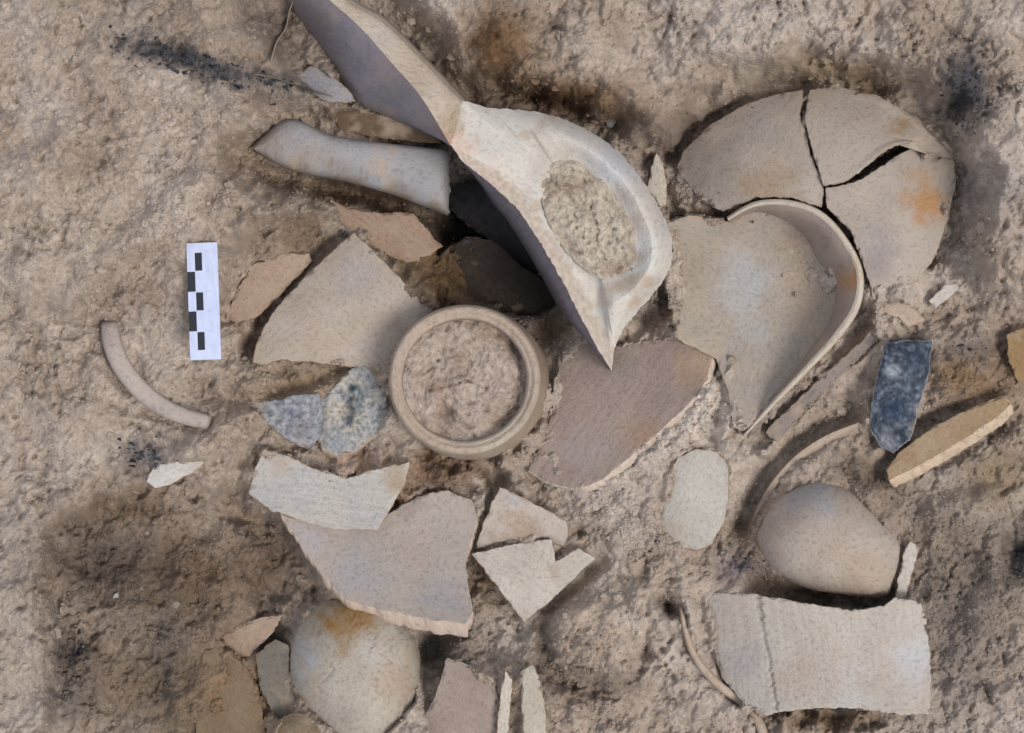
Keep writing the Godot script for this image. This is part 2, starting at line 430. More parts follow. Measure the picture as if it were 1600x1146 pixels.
func heap_at(x: float, y: float) -> float:
	var u := clampf((x + 50.0) / CELL - 0.5, 0.0, GX - 1.01)
	var v := clampf((y + 50.0) / CELL - 0.5, 0.0, GY - 1.01)
	var k := int(v) * GX + int(u)
	var best := -1e9
	var sum := 0.0
	var w := 0.0
	for q in [[k, (1.0 - u + int(u)) * (1.0 - v + int(v))], [k + 1, (u - int(u)) * (1.0 - v + int(v))], [k + GX, (1.0 - u + int(u)) * (v - int(v))], [k + GX + 1, (u - int(u)) * (v - int(v))]]:
		if heaped[q[0]] > -1e8:
			sum += heaped[q[0]] * q[1]
			w += q[1]
	return sum / w if w > 0.3 else best

func ground(x: float, y: float) -> float:
	var h := at(x, y)
	var hp := heap_at(x, y)
	if hp > h:
		var want := smoothstep(-0.28, 0.22, mid.get_noise_2d(x * 0.8 + 77.0, y * 0.8 + 55.0))
		if loose[clampi(int((y + 50.0) / CELL), 0, GY - 1) * GX + clampi(int((x + 50.0) / CELL), 0, GX - 1)] == 2:
			h = hp + crumb.get_noise_2d(x, y) * 3.0 + 1.0
		else:
			h += minf(hp - h, 46.0) * want * (1.0 - smoothstep(3.0, 16.0, cleared(x, y)))
	var r := clampf(0.8 + mid.get_noise_2d(x * 0.4 + 800.0, y * 0.4) * 0.9, 0.3, 1.4)
	h += mid.get_noise_2d(x * 0.8, y * 0.8) * 16.0 * r
	# clods: flat-topped lumps parted by narrow pores
	var wx := x + mid.get_noise_2d(x * 2.0, y * 2.0 + 40.0) * 14.0 + fine.get_noise_2d(x * 0.7, y * 0.7) * 3.0
	var wy := y + mid.get_noise_2d(x * 2.0 + 90.0, y * 2.0) * 14.0
	h += minf(0.0, edge.get_noise_2d(wx, wy) + 0.5) * 22.0 * r
	h += big.get_noise_2d(x * 2.4 + 500.0, y * 2.4) * 22.0
	h += minf(0.0, edge.get_noise_2d(wx * 2.3 + 50.0, wy * 2.3) + 0.6) * 6.0 * r
	h -= maxf(0.0, ridge.get_noise_2d(x, y) - 0.6) * 30.0 * r
	h -= maxf(0.0, fine.get_noise_2d(x * 0.7 + 300.0, y * 0.7) - 0.3) * 12.0 * r
	h += fine.get_noise_2d(x * 0.8, y * 0.8) * 1.7 * r
	return h

func roofed(x: float, y: float, h: float) -> float:
	var u := clampf((x + 50.0) / CELL - 0.5, 0.0, GX - 1.01)
	var v := clampf((y + 50.0) / CELL - 0.5, 0.0, GY - 1.01)
	var k := int(v) * GX + int(u)
	var fu := u - int(u)
	var fv := v - int(v)
	return lerpf(lerpf(minf(h, roof[k]), minf(h, roof[k + 1]), fu), lerpf(minf(h, roof[k + GX]), minf(h, roof[k + GX + 1]), fu), fv)

func axis(a: float, b: float, step: float) -> PackedFloat32Array:
	var out := PackedFloat32Array()
	var x := a
	while x <= b:
		out.append(x)
		x += step
	var s := step
	var lo := a
	var hi := out[out.size() - 1]
	for k in 40:
		s *= 1.12
		lo -= s
		hi += s
		out.append(hi)
		out.insert(0, lo)
	return out

func soil_sheet() -> void:
	var xs := axis(-30.0, 1630.0, 2.5)
	var ys := axis(-30.0, 1176.0, 2.5)
	var v := PackedVector3Array()
	var cs := PackedColorArray()
	for y in ys:
		for x in xs:
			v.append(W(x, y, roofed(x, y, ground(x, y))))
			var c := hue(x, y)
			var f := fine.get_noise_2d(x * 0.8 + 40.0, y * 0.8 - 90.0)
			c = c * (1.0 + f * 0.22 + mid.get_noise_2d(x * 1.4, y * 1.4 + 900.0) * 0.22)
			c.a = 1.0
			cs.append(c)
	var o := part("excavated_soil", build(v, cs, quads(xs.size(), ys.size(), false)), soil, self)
	o.set_meta("kind", "structure")
	o.set_meta("label", "pale brown crumbly soil of the trench floor")

func lump(variant: int) -> ArrayMesh:
	var s := SphereMesh.new()
	s.radius = 1.0
	s.height = 2.0
	s.radial_segments = 7
	s.rings = 4
	var a := s.get_mesh_arrays()
	var v: PackedVector3Array = a[Mesh.ARRAY_VERTEX]
	for i in v.size():
		var p := v[i]
		v[i] = p * (1.0 + crumb.get_noise_3d(p.x * 9.0 + variant * 50.0, p.y * 9.0, p.z * 9.0) * 0.5 + mid.get_noise_3d(p.x * 40.0, p.y * 40.0 + variant * 90.0, p.z * 40.0) * 0.8)
		v[i].y *= 0.75
	var st := SurfaceTool.new()
	st.begin(Mesh.PRIMITIVE_TRIANGLES)
	var idx: PackedInt32Array = a[Mesh.ARRAY_INDEX]
	for i in idx:
		st.set_smooth_group(-1)
		st.add_vertex(v[i])
	st.generate_normals()
	return st.commit()

func crumbs() -> void:
	# x, y, radius, weight: where the loose crumbs lie thick
	var spots := [[990, 830, 110, 3.0], [880, 1060, 130, 3.0], [1510, 900, 150, 3.0], [1500, 1080, 130, 2.0], [1060, 640, 90, 2.0], [930, 230, 60, 3.0], [1080, 280, 40, 4.0], [720, 600, 95, 1.5], [920, 340, 70, 2.0],
		[430, 650, 80, 1.5], [250, 300, 260, 1.0], [260, 950, 220, 1.2], [1000, 470, 60, 3.0], [860, 700, 60, 3.0], [720, 740, 70, 2.0], [700, 1020, 60, 2.0], [1340, 740, 60, 3.0], [1180, 880, 60, 2.0], [1250, 640, 150, 1.0], [1520, 600, 90, 1.5]]
	for variant in 4:
		var t := []
		var cols := []
		var tries := 0
		while t.size() < 4200 and tries < 90000:
			tries += 1
			var x := rng.randf_range(-40.0, 1640.0)
			var y := rng.randf_range(-40.0, 1186.0)
			var w := 0.55
			for s in spots:
				var r := Vector2(x - s[0], y - s[1]).length() / float(s[2])
				if r < 1.0:
					w += s[3] * (1.0 - r)
			w *= clampf(0.6 + mid.get_noise_2d(x * 0.7, y * 0.7 + 500.0) * 1.6, 0.05, 1.5)
			if rng.randf() * 2.2 > w:
				continue
			var i := int((x + 50.0) / CELL)
			var j := int((y + 50.0) / CELL)
			if roof[j * GX + i] < 1e8 and at(x, y) < roof[j * GX + i] + 60.0:
				continue
			var size := 1.3 + 3.2 * rng.randf() ** 2.0 + (rng.randf_range(2.0, 9.0) if rng.randf() < 0.06 else 0.0)
			var h := ground(x, y)
			var b := Basis.from_euler(Vector3(rng.randf() * 6.0, rng.randf() * 6.0, rng.randf() * 6.0)).scaled(Vector3(1.0, rng.randf_range(0.5, 0.9), 1.0) * size * S)
			t.append(Transform3D(b, W(x, y, h + minf(0.4, size * 0.2 - size * size * 0.05))))
			var c := hue(x, y) * rng.randf_range(0.8, 1.2)
			if rng.randf() < 0.015:
				c = c.lerp(C(200, 190, 178), 0.5)
			c.a = 1.0
			cols.append(c)
		scatter("loose_soil_crumbs", lump(variant), t, cols)

func charcoal() -> void:
	var t := []
	var cols := []
	for z in [[255, 82, 80, 20, 14, 110], [340, 112, 70, 18, 20, 70], [430, 128, 50, 12, 15, 30], [1510, 140, 34, 50, 0, 80], [115, 1020, 26, 26, 0, 50], [1590, 870, 16, 34, 0, 50], [226, 712, 30, 20, 10, 36], [750, 320, 50, 60, 40, 60], [1165, 886, 26, 12, 0, 26], [1520, 545, 30, 16, 0, 16]]:
		for k in z[5]:
			var q := Vector2(rng.randfn(0.0, 0.6) * z[2], rng.randfn(0.0, 0.6) * z[3]).rotated(deg_to_rad(z[4])) + Vector2(z[0], z[1])
			var size := 1.0 + 3.6 * rng.randf() ** 2.0
			var b := Basis.from_euler(Vector3(rng.randf_range(-0.4, 0.4), -deg_to_rad(z[4]) + rng.randf_range(-0.5, 0.5), rng.randf_range(-0.4, 0.4))) * Basis.from_scale(Vector3(rng.randf_range(1.0, 2.4), 0.6, 1.0) * size * S)
			t.append(Transform3D(b, W(q.x, q.y, roofed(q.x, q.y, ground(q.x, q.y)) + 0.5)))
			var g := rng.randf_range(0.8, 3.2)
			cols.append(Color(0.028 * g, 0.03 * g, 0.036 * g))
	scatter("charcoal_flakes", lump(5), t, cols)

func scatter(called: String, m: Mesh, t: Array, cols: Array) -> void:
	var mm := MultiMesh.new()
	mm.transform_format = MultiMesh.TRANSFORM_3D
	mm.use_colors = true
	mm.mesh = m
	mm.instance_count = t.size()
	for i in t.size():
		mm.set_instance_transform(i, t[i])
		mm.set_instance_color(i, cols[i])
	var o := MultiMeshInstance3D.new()
	o.name = numbered(called)
	o.multimesh = mm
	o.material_override = grit
	o.set_meta("kind", "stuff")
	o.set_meta("label", "black charcoal flakes in dark patches of the soil" if called == "charcoal_flakes" else "loose crumbs of dry soil scattered over the trench floor")
	o.set_meta("category", "charcoal" if called == "charcoal_flakes" else "soil crumbs")
	add_child(o, true)

func texture(s: int, f: float, lo: float, hi: float, kind := FastNoiseLite.TYPE_SIMPLEX_SMOOTH, oct := 4) -> NoiseTexture2D:
	var n := FastNoiseLite.new()
	noise(n, s, f, oct, kind)
	var t := NoiseTexture2D.new()
	t.width = 512
	t.height = 512
	t.seamless = true
	t.noise = n
	var g := Gradient.new()
	g.set_color(0, Color(lo, lo, lo))
	g.set_color(1, Color(hi, hi, hi))
	t.color_ramp = g
	return t

func earthen(tex: Texture2D, relief: Texture2D, scale: float, bump: float) -> StandardMaterial3D:
	var m := StandardMaterial3D.new()
	m.vertex_color_use_as_albedo = true
	m.albedo_texture = tex
	m.roughness = 0.95
	m.metallic_specular = 0.25
	m.uv1_triplanar = true
	m.uv1_world_triplanar = true
	m.uv1_scale = Vector3.ONE * scale
	if relief:
		m.heightmap_enabled = true
		m.heightmap_texture = relief
		m.heightmap_scale = bump
	return m

func sherd(called: String, label: String, pts: Array, c: Vector2, hf: Callable, d: Dictionary, category := "potsherd") -> Node3D:
	var lift := 0.0
	if d.has("out"):
		# set the sherd so that its rim stands that far out of the soil on average
		for p in pts:
			lift += (at(p.x, p.y) - hf.call(p, 1.0)) / pts.size()
		lift += d.out
	var set_at := func(p: Vector2, t: float) -> float: return hf.call(p, t) + lift
	var o := thing(called, label, category, W(c.x, c.y, set_at.call(c, 0.0)), "broken pottery in the trench")
	fan(o, pts, c, set_at, d)
	return o

func tilt(c: Vector2, h: float, gx: float, gy: float, bend := 0.0, dir := 0.0) -> Callable:
	# a gently bent plane: height h at c, slopes, and a curvature across direction «dir»
	var q := Vector2.from_angle(deg_to_rad(dir))
	return func(p: Vector2, _t: float) -> float:
		var e := p - c
		var a := e.dot(q) / 100.0
		return h + e.x * gx + e.y * gy + bend * a * a

func V(a: Array) -> Array:
	var out := []
	for i in range(0, a.size(), 2):
		out.append(Vector2(a[i], a[i + 1]))
	return out

func V3(a: Array, lift := 0.0) -> Array:
	var out := []
	for i in range(0, a.size(), 3):
		out.append(Vector3(a[i], a[i + 1], a[i + 2] + lift))
	return out

func _ready() -> void:
	# camera, straight above the middle of the trench
	var cam := Camera3D.new()
	cam.name = "camera"
	cam.fov = rad_to_deg(2.0 * atan(573.0 / CAM_H))
	cam.look_at_from_position(Vector3(0, CAM_H * S, 0), Vector3.ZERO, Vector3(0, 0, -1))
	cam.near = 0.05
	cam.far = 60.0
	add_child(cam)
	cam.current = true
	# overcast sky
	var sm := ProceduralSkyMaterial.new()
	sm.sky_top_color = Color(0.90, 0.93, 0.99)
	sm.sky_horizon_color = Color(0.80, 0.82, 0.86)
	sm.ground_bottom_color = Color(0.45, 0.4, 0.35)
	sm.ground_horizon_color = Color(0.6, 0.58, 0.55)
	sm.sky_curve = 0.2
	sm.sky_energy_multiplier = 0.92
	var env := Environment.new()
	env.background_mode = Environment.BG_SKY
	env.sky = Sky.new()
	env.sky.sky_material = sm
	env.tonemap_mode = Environment.TONE_MAPPER_LINEAR
	env.tonemap_exposure = 1.17
	env.sdfgi_enabled = true
	env.ssao_enabled = true
	env.ssil_enabled = true
	var we := WorldEnvironment.new()
	we.name = "environment"
	we.environment = env
	add_child(we)
	var sun := DirectionalLight3D.new()
	sun.name = "sun"
	sun.light_energy = 0.62
	sun.light_color = Color(1.0, 0.975, 0.95)
	sun.light_angular_distance = 24.0
	sun.shadow_enabled = true
	sun.look_at_from_position(Vector3(0.9, 1.5, 0.5), Vector3.ZERO, Vector3.UP)
	add_child(sun)

	rng.seed = 11
	noise(big, 3, 1.0 / 260.0, 3)
	noise(mid, 5, 1.0 / 70.0, 4)
	noise(fine, 8, 1.0 / 11.0, 2)
	noise(crumb, 12, 1.0 / 16.0, 2, FastNoiseLite.TYPE_CELLULAR)
	noise(edge, 14, 1.0 / 40.0, 1, FastNoiseLite.TYPE_CELLULAR)
	edge.cellular_return_type = FastNoiseLite.RETURN_DISTANCE2_SUB
	noise(ridge, 21, 1.0 / 90.0, 3)
	ridge.fractal_type = FastNoiseLite.FRACTAL_RIDGED
	roof.resize(GX * GY)
	roof.fill(1e9)
	heaped.resize(GX * GY)
	heaped.fill(-1e9)
	loose.resize(GX * GY)
	clay = earthen(texture(31, 0.16, 0.84, 1.0), texture(32, 0.11, 0.0, 1.0), 9.0, 0.045)
	soil = earthen(texture(33, 0.12, 0.76, 1.0), texture(34, 0.07, 0.0, 1.0, FastNoiseLite.TYPE_SIMPLEX_SMOOTH, 5), 7.0, 0.15)
	grit = earthen(texture(33, 0.05, 0.7, 1.0), null, 20.0, 0.0)
	survey()
	vessels()
	sherds()
	scale_card()
	spread_heaps()
	soil_sheet()
	fills()
	crumbs()
	charcoal()
	roots()

# ---------------------------------------------------------------- the larger vessels
func vessels() -> void:
	big_jar()
	cup()
	bowl()
	half_bowl()
	# rounded pot on the right
	var o := V([1183, 850, 1188, 815, 1213, 780, 1252, 758, 1290, 753, 1335, 772, 1375, 812, 1404, 845, 1407, 875, 1395, 912, 1380, 932, 1320, 928, 1262, 918, 1210, 893])
	sherd("round_pot", "smooth rounded grey beige pot wall, egg shaped, above the flared neck sherd", o, Vector2(1292, 850),
		func(_p, t): return 4.0 + 92.0 * pow(maxf(0.0, 1.0 - pow(t, 2.3)), 0.62), {"col": C(158, 144, 132), "alt": C(170, 158, 146), "smooth": true, "jit": 0.4, "relief": 0.5, "step": 3.0, "lap": 0.0, "thick": 30.0, "face": "wall", "dirt": 0.1, "stains": [[1275, 775, 60, C(142, 146, 160), 0.7], [1340, 905, 70, C(158, 136, 112), 0.6]]}, "pot")
	# globe at the bottom
	o = V([553, 928, 505, 938, 472, 966, 455, 1010, 454, 1055, 470, 1098, 500, 1135, 545, 1165, 600, 1160, 640, 1120, 656, 1070, 652, 1010, 632, 965, 598, 938])
	sherd("round_pot", "whitish globular pot with speckled crust and hairline cracks, under the large grey sherd", o, Vector2(552, 1045),
		func(p, t):
			var g := 0.0
			for k in [[585.0, 0.25, 30.0], [520.0, -0.5, 110.0], [610.0, 0.9, 210.0]]:
				var e: float = absf(p.x - k[0] - (p.y - 1040.0) * k[1] - mid.get_noise_2d(p.y * 1.5, k[2]) * 26.0)
				g += 3.0 * exp(-e * e / 3.0) * clampf(mid.get_noise_2d(p.x, p.y + k[2]) * 4.0 + 0.6, 0.0, 1.0)
			return -40.0 + 105.0 * pow(maxf(0.0, 1.0 - pow(t, 2.2)), 0.6) - g + crumb.get_noise_2d(p.x * 0.6, p.y * 0.6) * 1.6, {"col": C(158, 149, 136), "alt": C(170, 162, 149), "smooth": true, "jit": 0.5, "relief": 0.7, "step": 3.0, "lap": 0.0, "thick": 40.0, "face": "wall", "speck": 0.22, "mottle": [C(150, 136, 118), 0.18], "dirt": 0.35,
		"stains": [[550, 960, 85, C(140, 104, 56), 1.2], [620, 1070, 50, C(158, 132, 112), 0.7], [470, 1030, 50, C(172, 172, 182), 0.7], [555, 1120, 30, C(130, 122, 116), 0.5], [575, 1010, 40, C(176, 174, 170), 0.7]]}, "pot")

func big_jar() -> void:
	var root := thing("broken_jar", "large pale broken jar base on edge with soil-filled oval hollow", "jar", W(880, 340, 0), "broken pottery in the trench")
	var o := V([704, 226, 706, 188, 722, 156, 760, 168, 830, 174, 882, 187, 932, 211, 980, 250, 1016, 300, 1040, 345, 1051, 385, 1045, 425, 1022, 458, 996, 488, 973, 518, 960, 548, 956, 580, 938, 552, 912, 505, 882, 445, 848, 385, 812, 330, 765, 286, 722, 252])
	var hs := [176, 172, 164, 142, 124, 112, 104, 98, 92, 90, 92, 98, 108, 118, 126, 130, 130, 138, 148, 154, 158, 160, 164, 170]
	var c := Vector2(922, 345)
	var b := PackedVector2Array()
	var e := PackedFloat32Array()
	for i in o.size():
		var a: Vector2 = o[i]
		var z: Vector2 = o[(i + 1) % o.size()]
		var k := int(a.distance_to(z) / 4.0) + 1
		for q in k:
			b.append(a.cubic_interpolate(z, o[(i + 23) % 24], o[(i + 2) % 24], float(q) / k) if i > 2 and i < 15 else a.lerp(z, float(q) / k))
			e.append(lerpf(hs[i], hs[(i + 1) % 24], float(q) / k))
	var nu := b.size()
	var v := PackedVector3Array()
	var cs := PackedColorArray()
	var rows := 46
	var band := PackedVector2Array([o[23], o[22], o[21], o[20], o[19], o[18], o[17], o[16]])
	var d := {"col": C(186, 180, 172), "alt": C(196, 189, 178), "dirt": 0.4, "speck": 0.1, "stains": [[870, 260, 70, C(168, 158, 146), 0.8], [960, 255, 60, C(178, 182, 194), 0.8], [715, 235, 40, C(196, 160, 138), 0.9], [760, 285, 46, C(196, 166, 150), 0.7], [985, 350, 36, C(170, 150, 140), 0.9], [965, 310, 30, C(170, 150, 140), 0.8], [1000, 400, 26, C(168, 150, 138), 0.8], [975, 440, 24, C(164, 150, 136), 0.7], [712, 190, 26, C(150, 126, 96), 0.7], [1000, 400, 60, C(192, 194, 194), 0.6]]}
	for j in rows + 1:
		var s := float(j) / rows
		for i in nu:
			var dir := (b[i] - c).normalized().rotated(-deg_to_rad(57.0))
			var r := 1.0 / sqrt((dir.x / 95.0) ** 2 + (dir.y / 49.0) ** 2)
			var ip := c + (b[i] - c).normalized() * minf(r * (1.0 + mid.get_noise_2d(dir.x * 55.0, dir.y * 55.0) * 0.12), b[i].distance_to(c) - 14.0)
			var p := ip.lerp(b[i], s)
			if j == rows:
				p += (b[i] - c).normalized() * fine.get_noise_2d(b[i].x, b[i].y) * 2.0
			var crest := 163.0
			var h: float
			if s < 0.12:
				h = lerpf(143.0, 147.0, s / 0.12)
			elif s < 0.5:
				h = lerpf(147.0, crest, smoothstep(0.1, 0.56, s))
			else:
				h = lerpf(crest, e[i], pow((s - 0.5) / 0.5, 2.0 if e[i] < 140.0 else 1.2))
			var leftish := smoothstep(0.55, 0.66, float(i) / nu) * smoothstep(1.0, 0.94, float(i) / nu)
			h = lerpf(h, lerpf(136.0, e[i], pow(s, 0.8)), leftish)
			if e[i] < 130.0:
				h += 5.0 * sin(s * PI)
			h += mid.get_noise_2d(p.x, p.y) * 2.5
			v.append(W(p.x, p.y, h))
			cover(p.x, p.y, h - 8.0)
			var k := tint(p.x, p.y, d)
			var near := 1e9
			for q in band.size() - 1:
				near = minf(near, p.distance_to(Geometry2D.get_closest_point_to_segment(p, band[q], band[q + 1])))
			if near < 26.0 and i > nu / 2:
				k = k.lerp(C(178, 163, 148) * 1.25 * (1.0 + fine.get_noise_2d(p.x, p.y) * 0.3), smoothstep(26.0, 18.0, near + fine.get_noise_2d(p.x * 0.5, p.y * 0.5) * 8.0) * 0.85)
			k.a = 1.0
			cs.append(k)
	part("base_ring", build(v, cs, quads(nu, rows + 1, true)), clay, root)
	# outer flank down into the soil, and the grey inner face under the broken edge on the left
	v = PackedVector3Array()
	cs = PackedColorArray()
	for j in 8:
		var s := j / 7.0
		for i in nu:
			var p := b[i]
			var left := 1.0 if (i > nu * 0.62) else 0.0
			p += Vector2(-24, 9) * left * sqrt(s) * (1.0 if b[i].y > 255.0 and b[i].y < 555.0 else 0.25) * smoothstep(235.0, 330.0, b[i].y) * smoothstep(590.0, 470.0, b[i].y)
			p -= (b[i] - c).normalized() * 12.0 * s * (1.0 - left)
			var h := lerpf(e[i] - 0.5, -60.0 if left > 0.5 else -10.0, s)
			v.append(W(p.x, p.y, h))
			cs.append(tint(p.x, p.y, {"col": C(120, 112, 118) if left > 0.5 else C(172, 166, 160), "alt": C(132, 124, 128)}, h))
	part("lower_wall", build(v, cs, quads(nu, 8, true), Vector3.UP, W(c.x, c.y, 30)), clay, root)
	# upper wall running off the top of the picture
	var r1 := V3([470, -110, 120, 515, -40, 130, 547, 0, 138, 600, 32, 146, 655, 85, 152, 698, 130, 158, 724, 157, 163])
	var r2 := V3([420, -110, 122, 478, -40, 134, 515, 0, 142, 562, 42, 150, 608, 94, 160, 658, 152, 172, 704, 228, 176])
	var r3 := V3([400, -110, 90, 455, -40, 96, 490, 10, 100, 540, 66, 106, 580, 122, 106, 630, 170, 106, 700, 226, 110])
	var r4 := V3([360, -110, 20, 420, -40, 20, 462, 22, 22, 515, 92, 24, 548, 150, 24, 598, 180, 24, 692, 220, 20])
	var r0 := V3([474, -114, 0, 520, -44, 0, 552, -4, 0, 604, 28, 0, 659, 81, 0, 702, 126, 0, 728, 153, 0])
	surf(root, "upper_wall", [r2, r3, r4, V3([364, -106, -20, 424, -36, -20, 466, 26, -20, 518, 94, -20, 552, 148, -20, 600, 178, -20, 692, 218, -20])], 90, 44,
		{"col": C(128, 122, 130), "alt": C(142, 134, 136), "streak": Vector2(0.7, 0.7), "streaks": 0.2, "dirt": 0.15, "roof": true, "stains": [[620, 120, 50, C(150, 128, 122), 0.6], [690, 190, 40, C(150, 128, 124), 0.6], [500, 40, 40, C(120, 110, 112), 0.6], [610, 150, 50, C(112, 114, 128), 0.6]]})
	surf(root, "upper_broken_edge", [r0, r1, r1.map(func(q): return q + Vector3(-3, 3, 3)), spline_mix(r1, r2), r2], 100, 26,
		{"col": C(164, 148, 132), "alt": C(178, 164, 148), "relief": 1.6, "speck": 0.25, "dirt": 0.3, "stains": [[712, 195, 40, C(146, 120, 84), 0.7], [690, 220, 26, C(176, 134, 118), 0.8], [590, 60, 40, C(172, 162, 154), 0.7]]})

func spline_mix(a: Array, b: Array) -> Array:
	var out := []
	for i in a.size():
		out.append((a[i] as Vector3).lerp(b[i], 0.5) + Vector3(0, 0, 3))
	return out

func lathe(c: Vector2, prof: Array, d: Dictionary, nu: int, root: Node3D, called: String, squash := Vector2.ONE) -> void:
	# profile points: radius, height, shift x, shift y
	var rows := []
	for p in prof:
		var ring := []
		for i in 24:
			var a := TAU * i / 24.0
			var w := 1.0 + mid.get_noise_2d(cos(a) * 30.0 + c.x, sin(a) * 30.0) * 0.012
			ring.append(Vector3(c.x + p[2] + cos(a) * p[0] * squash.x * w, c.y + p[3] + sin(a) * p[0] * squash.y * w, p[1]))
		rows.append(ring)
	d.closed = true
	surf(root, called, rows, nu, prof.size() * 5, d)

func cup() -> void:
	var root := thing("soil_filled_cup", "round clay cup seen from above, its mouth packed with soil", "cup", W(728, 594, 0), "broken pottery in the trench")
	lathe(Vector2(726, 594), [[104, -60, 14, 7], [120, 0, 12, 6], [122, 50, 7, 4], [120, 86, 2, 2], [120, 104, 0, 0], [118, 112, 0, 0]], {"col": C(146, 129, 112), "alt": C(158, 143, 126), "dirt": 0.5}, 150, root, "outer_wall", Vector2(1, 0.98))
	lathe(Vector2(726, 594), [[118, 112, 0, 0], [115, 117, 0, 0], [110, 118, 0, 0], [107, 116, 0, 0], [104, 113.5, 0, 0], [101, 113, 0, 0], [98, 109, 0, 0], [98, 103, 0, 0]], {"col": C(160, 142, 126), "alt": C(168, 152, 136), "relief": 1.6, "dirt": 0.4, "speck": 0.22, "stains": [[620, 560, 60, C(168, 152, 142), 0.6], [780, 690, 70, C(178, 168, 150), 0.6]]}, 170, root, "rim", Vector2(1, 0.98))
	lathe(Vector2(726, 594), [[98, 103, 0, 0], [96, 98, 0, 0], [95, 84, 1, 0], [94, 60, 2, 0], [90, 20, 3, 0]], {"col": C(132, 118, 110), "alt": C(146, 130, 118), "dirt": 0.3}, 130, root, "inner_wall", Vector2(1, 0.98))
	for k in 120:
		var a := TAU * k / 120.0
		heap(728 + cos(a) * 124.0, 594 + sin(a) * 121.0, 78.0 - 22.0 * maxf(0.0, cos(a)) + 14.0 * mid.get_noise_2d(cos(a) * 90.0, sin(a) * 90.0), false)
	for j in 44:
		for i in 44:
			var p := Vector2(726 - 88 + i * 4, 594 - 88 + j * 4)
			if p.distance_to(Vector2(726, 594)) < 88.0:
				cover(p.x, p.y, 20.0)

func bowl() -> void:
	var root := thing("cracked_bowl", "large upturned bowl cracked into three pieces at upper right", "bowl", W(1280, 290, 40), "broken pottery in the trench")
	var hf := func(p: Vector2, _t: float) -> float:
		var q := (p - Vector2(1290, 320)).rotated(deg_to_rad(-20.0)) / Vector2(245, 190)
		return 30.0 + 82.0 * (1.0 - minf(q.length_squared(), 1.3)) + (p.x - 1290.0) * 0.06
	var base := {"col": C(156, 144, 133), "alt": C(166, 154, 142), "thick": 15.0, "edge": C(120, 104, 92), "jit": 1.2, "dirt": 0.14, "speck": 0.12, "lap": 18.0}
	var d := base.duplicate()
	d.merge({"bury": [[1088, 292, 44, 26, 30]], "face": "left_piece", "edgename": "left_broken_edge", "stains": [[1090, 250, 70, C(126, 116, 110), 0.6], [1200, 300, 80, C(150, 122, 92), 0.7], [1200, 190, 60, C(152, 144, 140), 0.7]]}, true)
	fan(root, V([1058, 262, 1070, 236, 1108, 197, 1168, 162, 1225, 145, 1254, 141, 1256, 158, 1249, 178, 1258, 205, 1265, 240, 1279, 272, 1286, 300, 1284, 324, 1236, 308, 1180, 309, 1130, 330, 1090, 308]), Vector2(1180, 250), func(p, t): return hf.call(p, t) - 2.0, d)
	d = base.duplicate()
	d.merge({"face": "top_piece", "edgename": "top_broken_edge", "col": C(162, 149, 138), "stains": [[1410, 195, 24, C(140, 108, 74), 0.8], [1450, 205, 44, C(190, 172, 152), 1.0], [1395, 165, 34, C(184, 172, 160), 0.9], [1330, 145, 40, C(168, 164, 162), 0.6]]}, true)
	fan(root, V([1266, 140, 1310, 136, 1370, 149, 1430, 181, 1476, 218, 1490, 246, 1455, 243, 1428, 222, 1398, 226, 1370, 245, 1342, 270, 1318, 285, 1288, 289, 1277, 256, 1268, 225, 1259, 190, 1262, 160]), Vector2(1340, 205), func(p, t): return hf.call(p, t) + 5.0 + 4.0 * smoothstep(0.75, 0.95, t) * smoothstep(1300.0, 1400.0, p.x), d)
	d = base.duplicate()
	d.merge({"bury": [[1484, 340, 14, 90, 12], [1420, 452, 60, 26, -30]], "face": "lower_piece", "edgename": "lower_broken_edge", "stains": [[1450, 320, 46, C(166, 122, 78), 1.1], [1490, 270, 36, C(176, 164, 148), 0.9], [1480, 380, 40, C(170, 156, 140), 0.7], [1370, 400, 60, C(132, 124, 128), 0.7], [1440, 280, 40, C(162, 132, 102), 0.7]]}, true)
	fan(root, V([1291, 294, 1322, 290, 1345, 281, 1375, 262, 1402, 244, 1426, 232, 1455, 246, 1491, 250, 1494, 290, 1480, 345, 1462, 400, 1436, 436, 1402, 462, 1368, 478, 1355, 428, 1331, 362, 1293, 324]), Vector2(1385, 350), func(p, t): return hf.call(p, t) - 1.0, d)

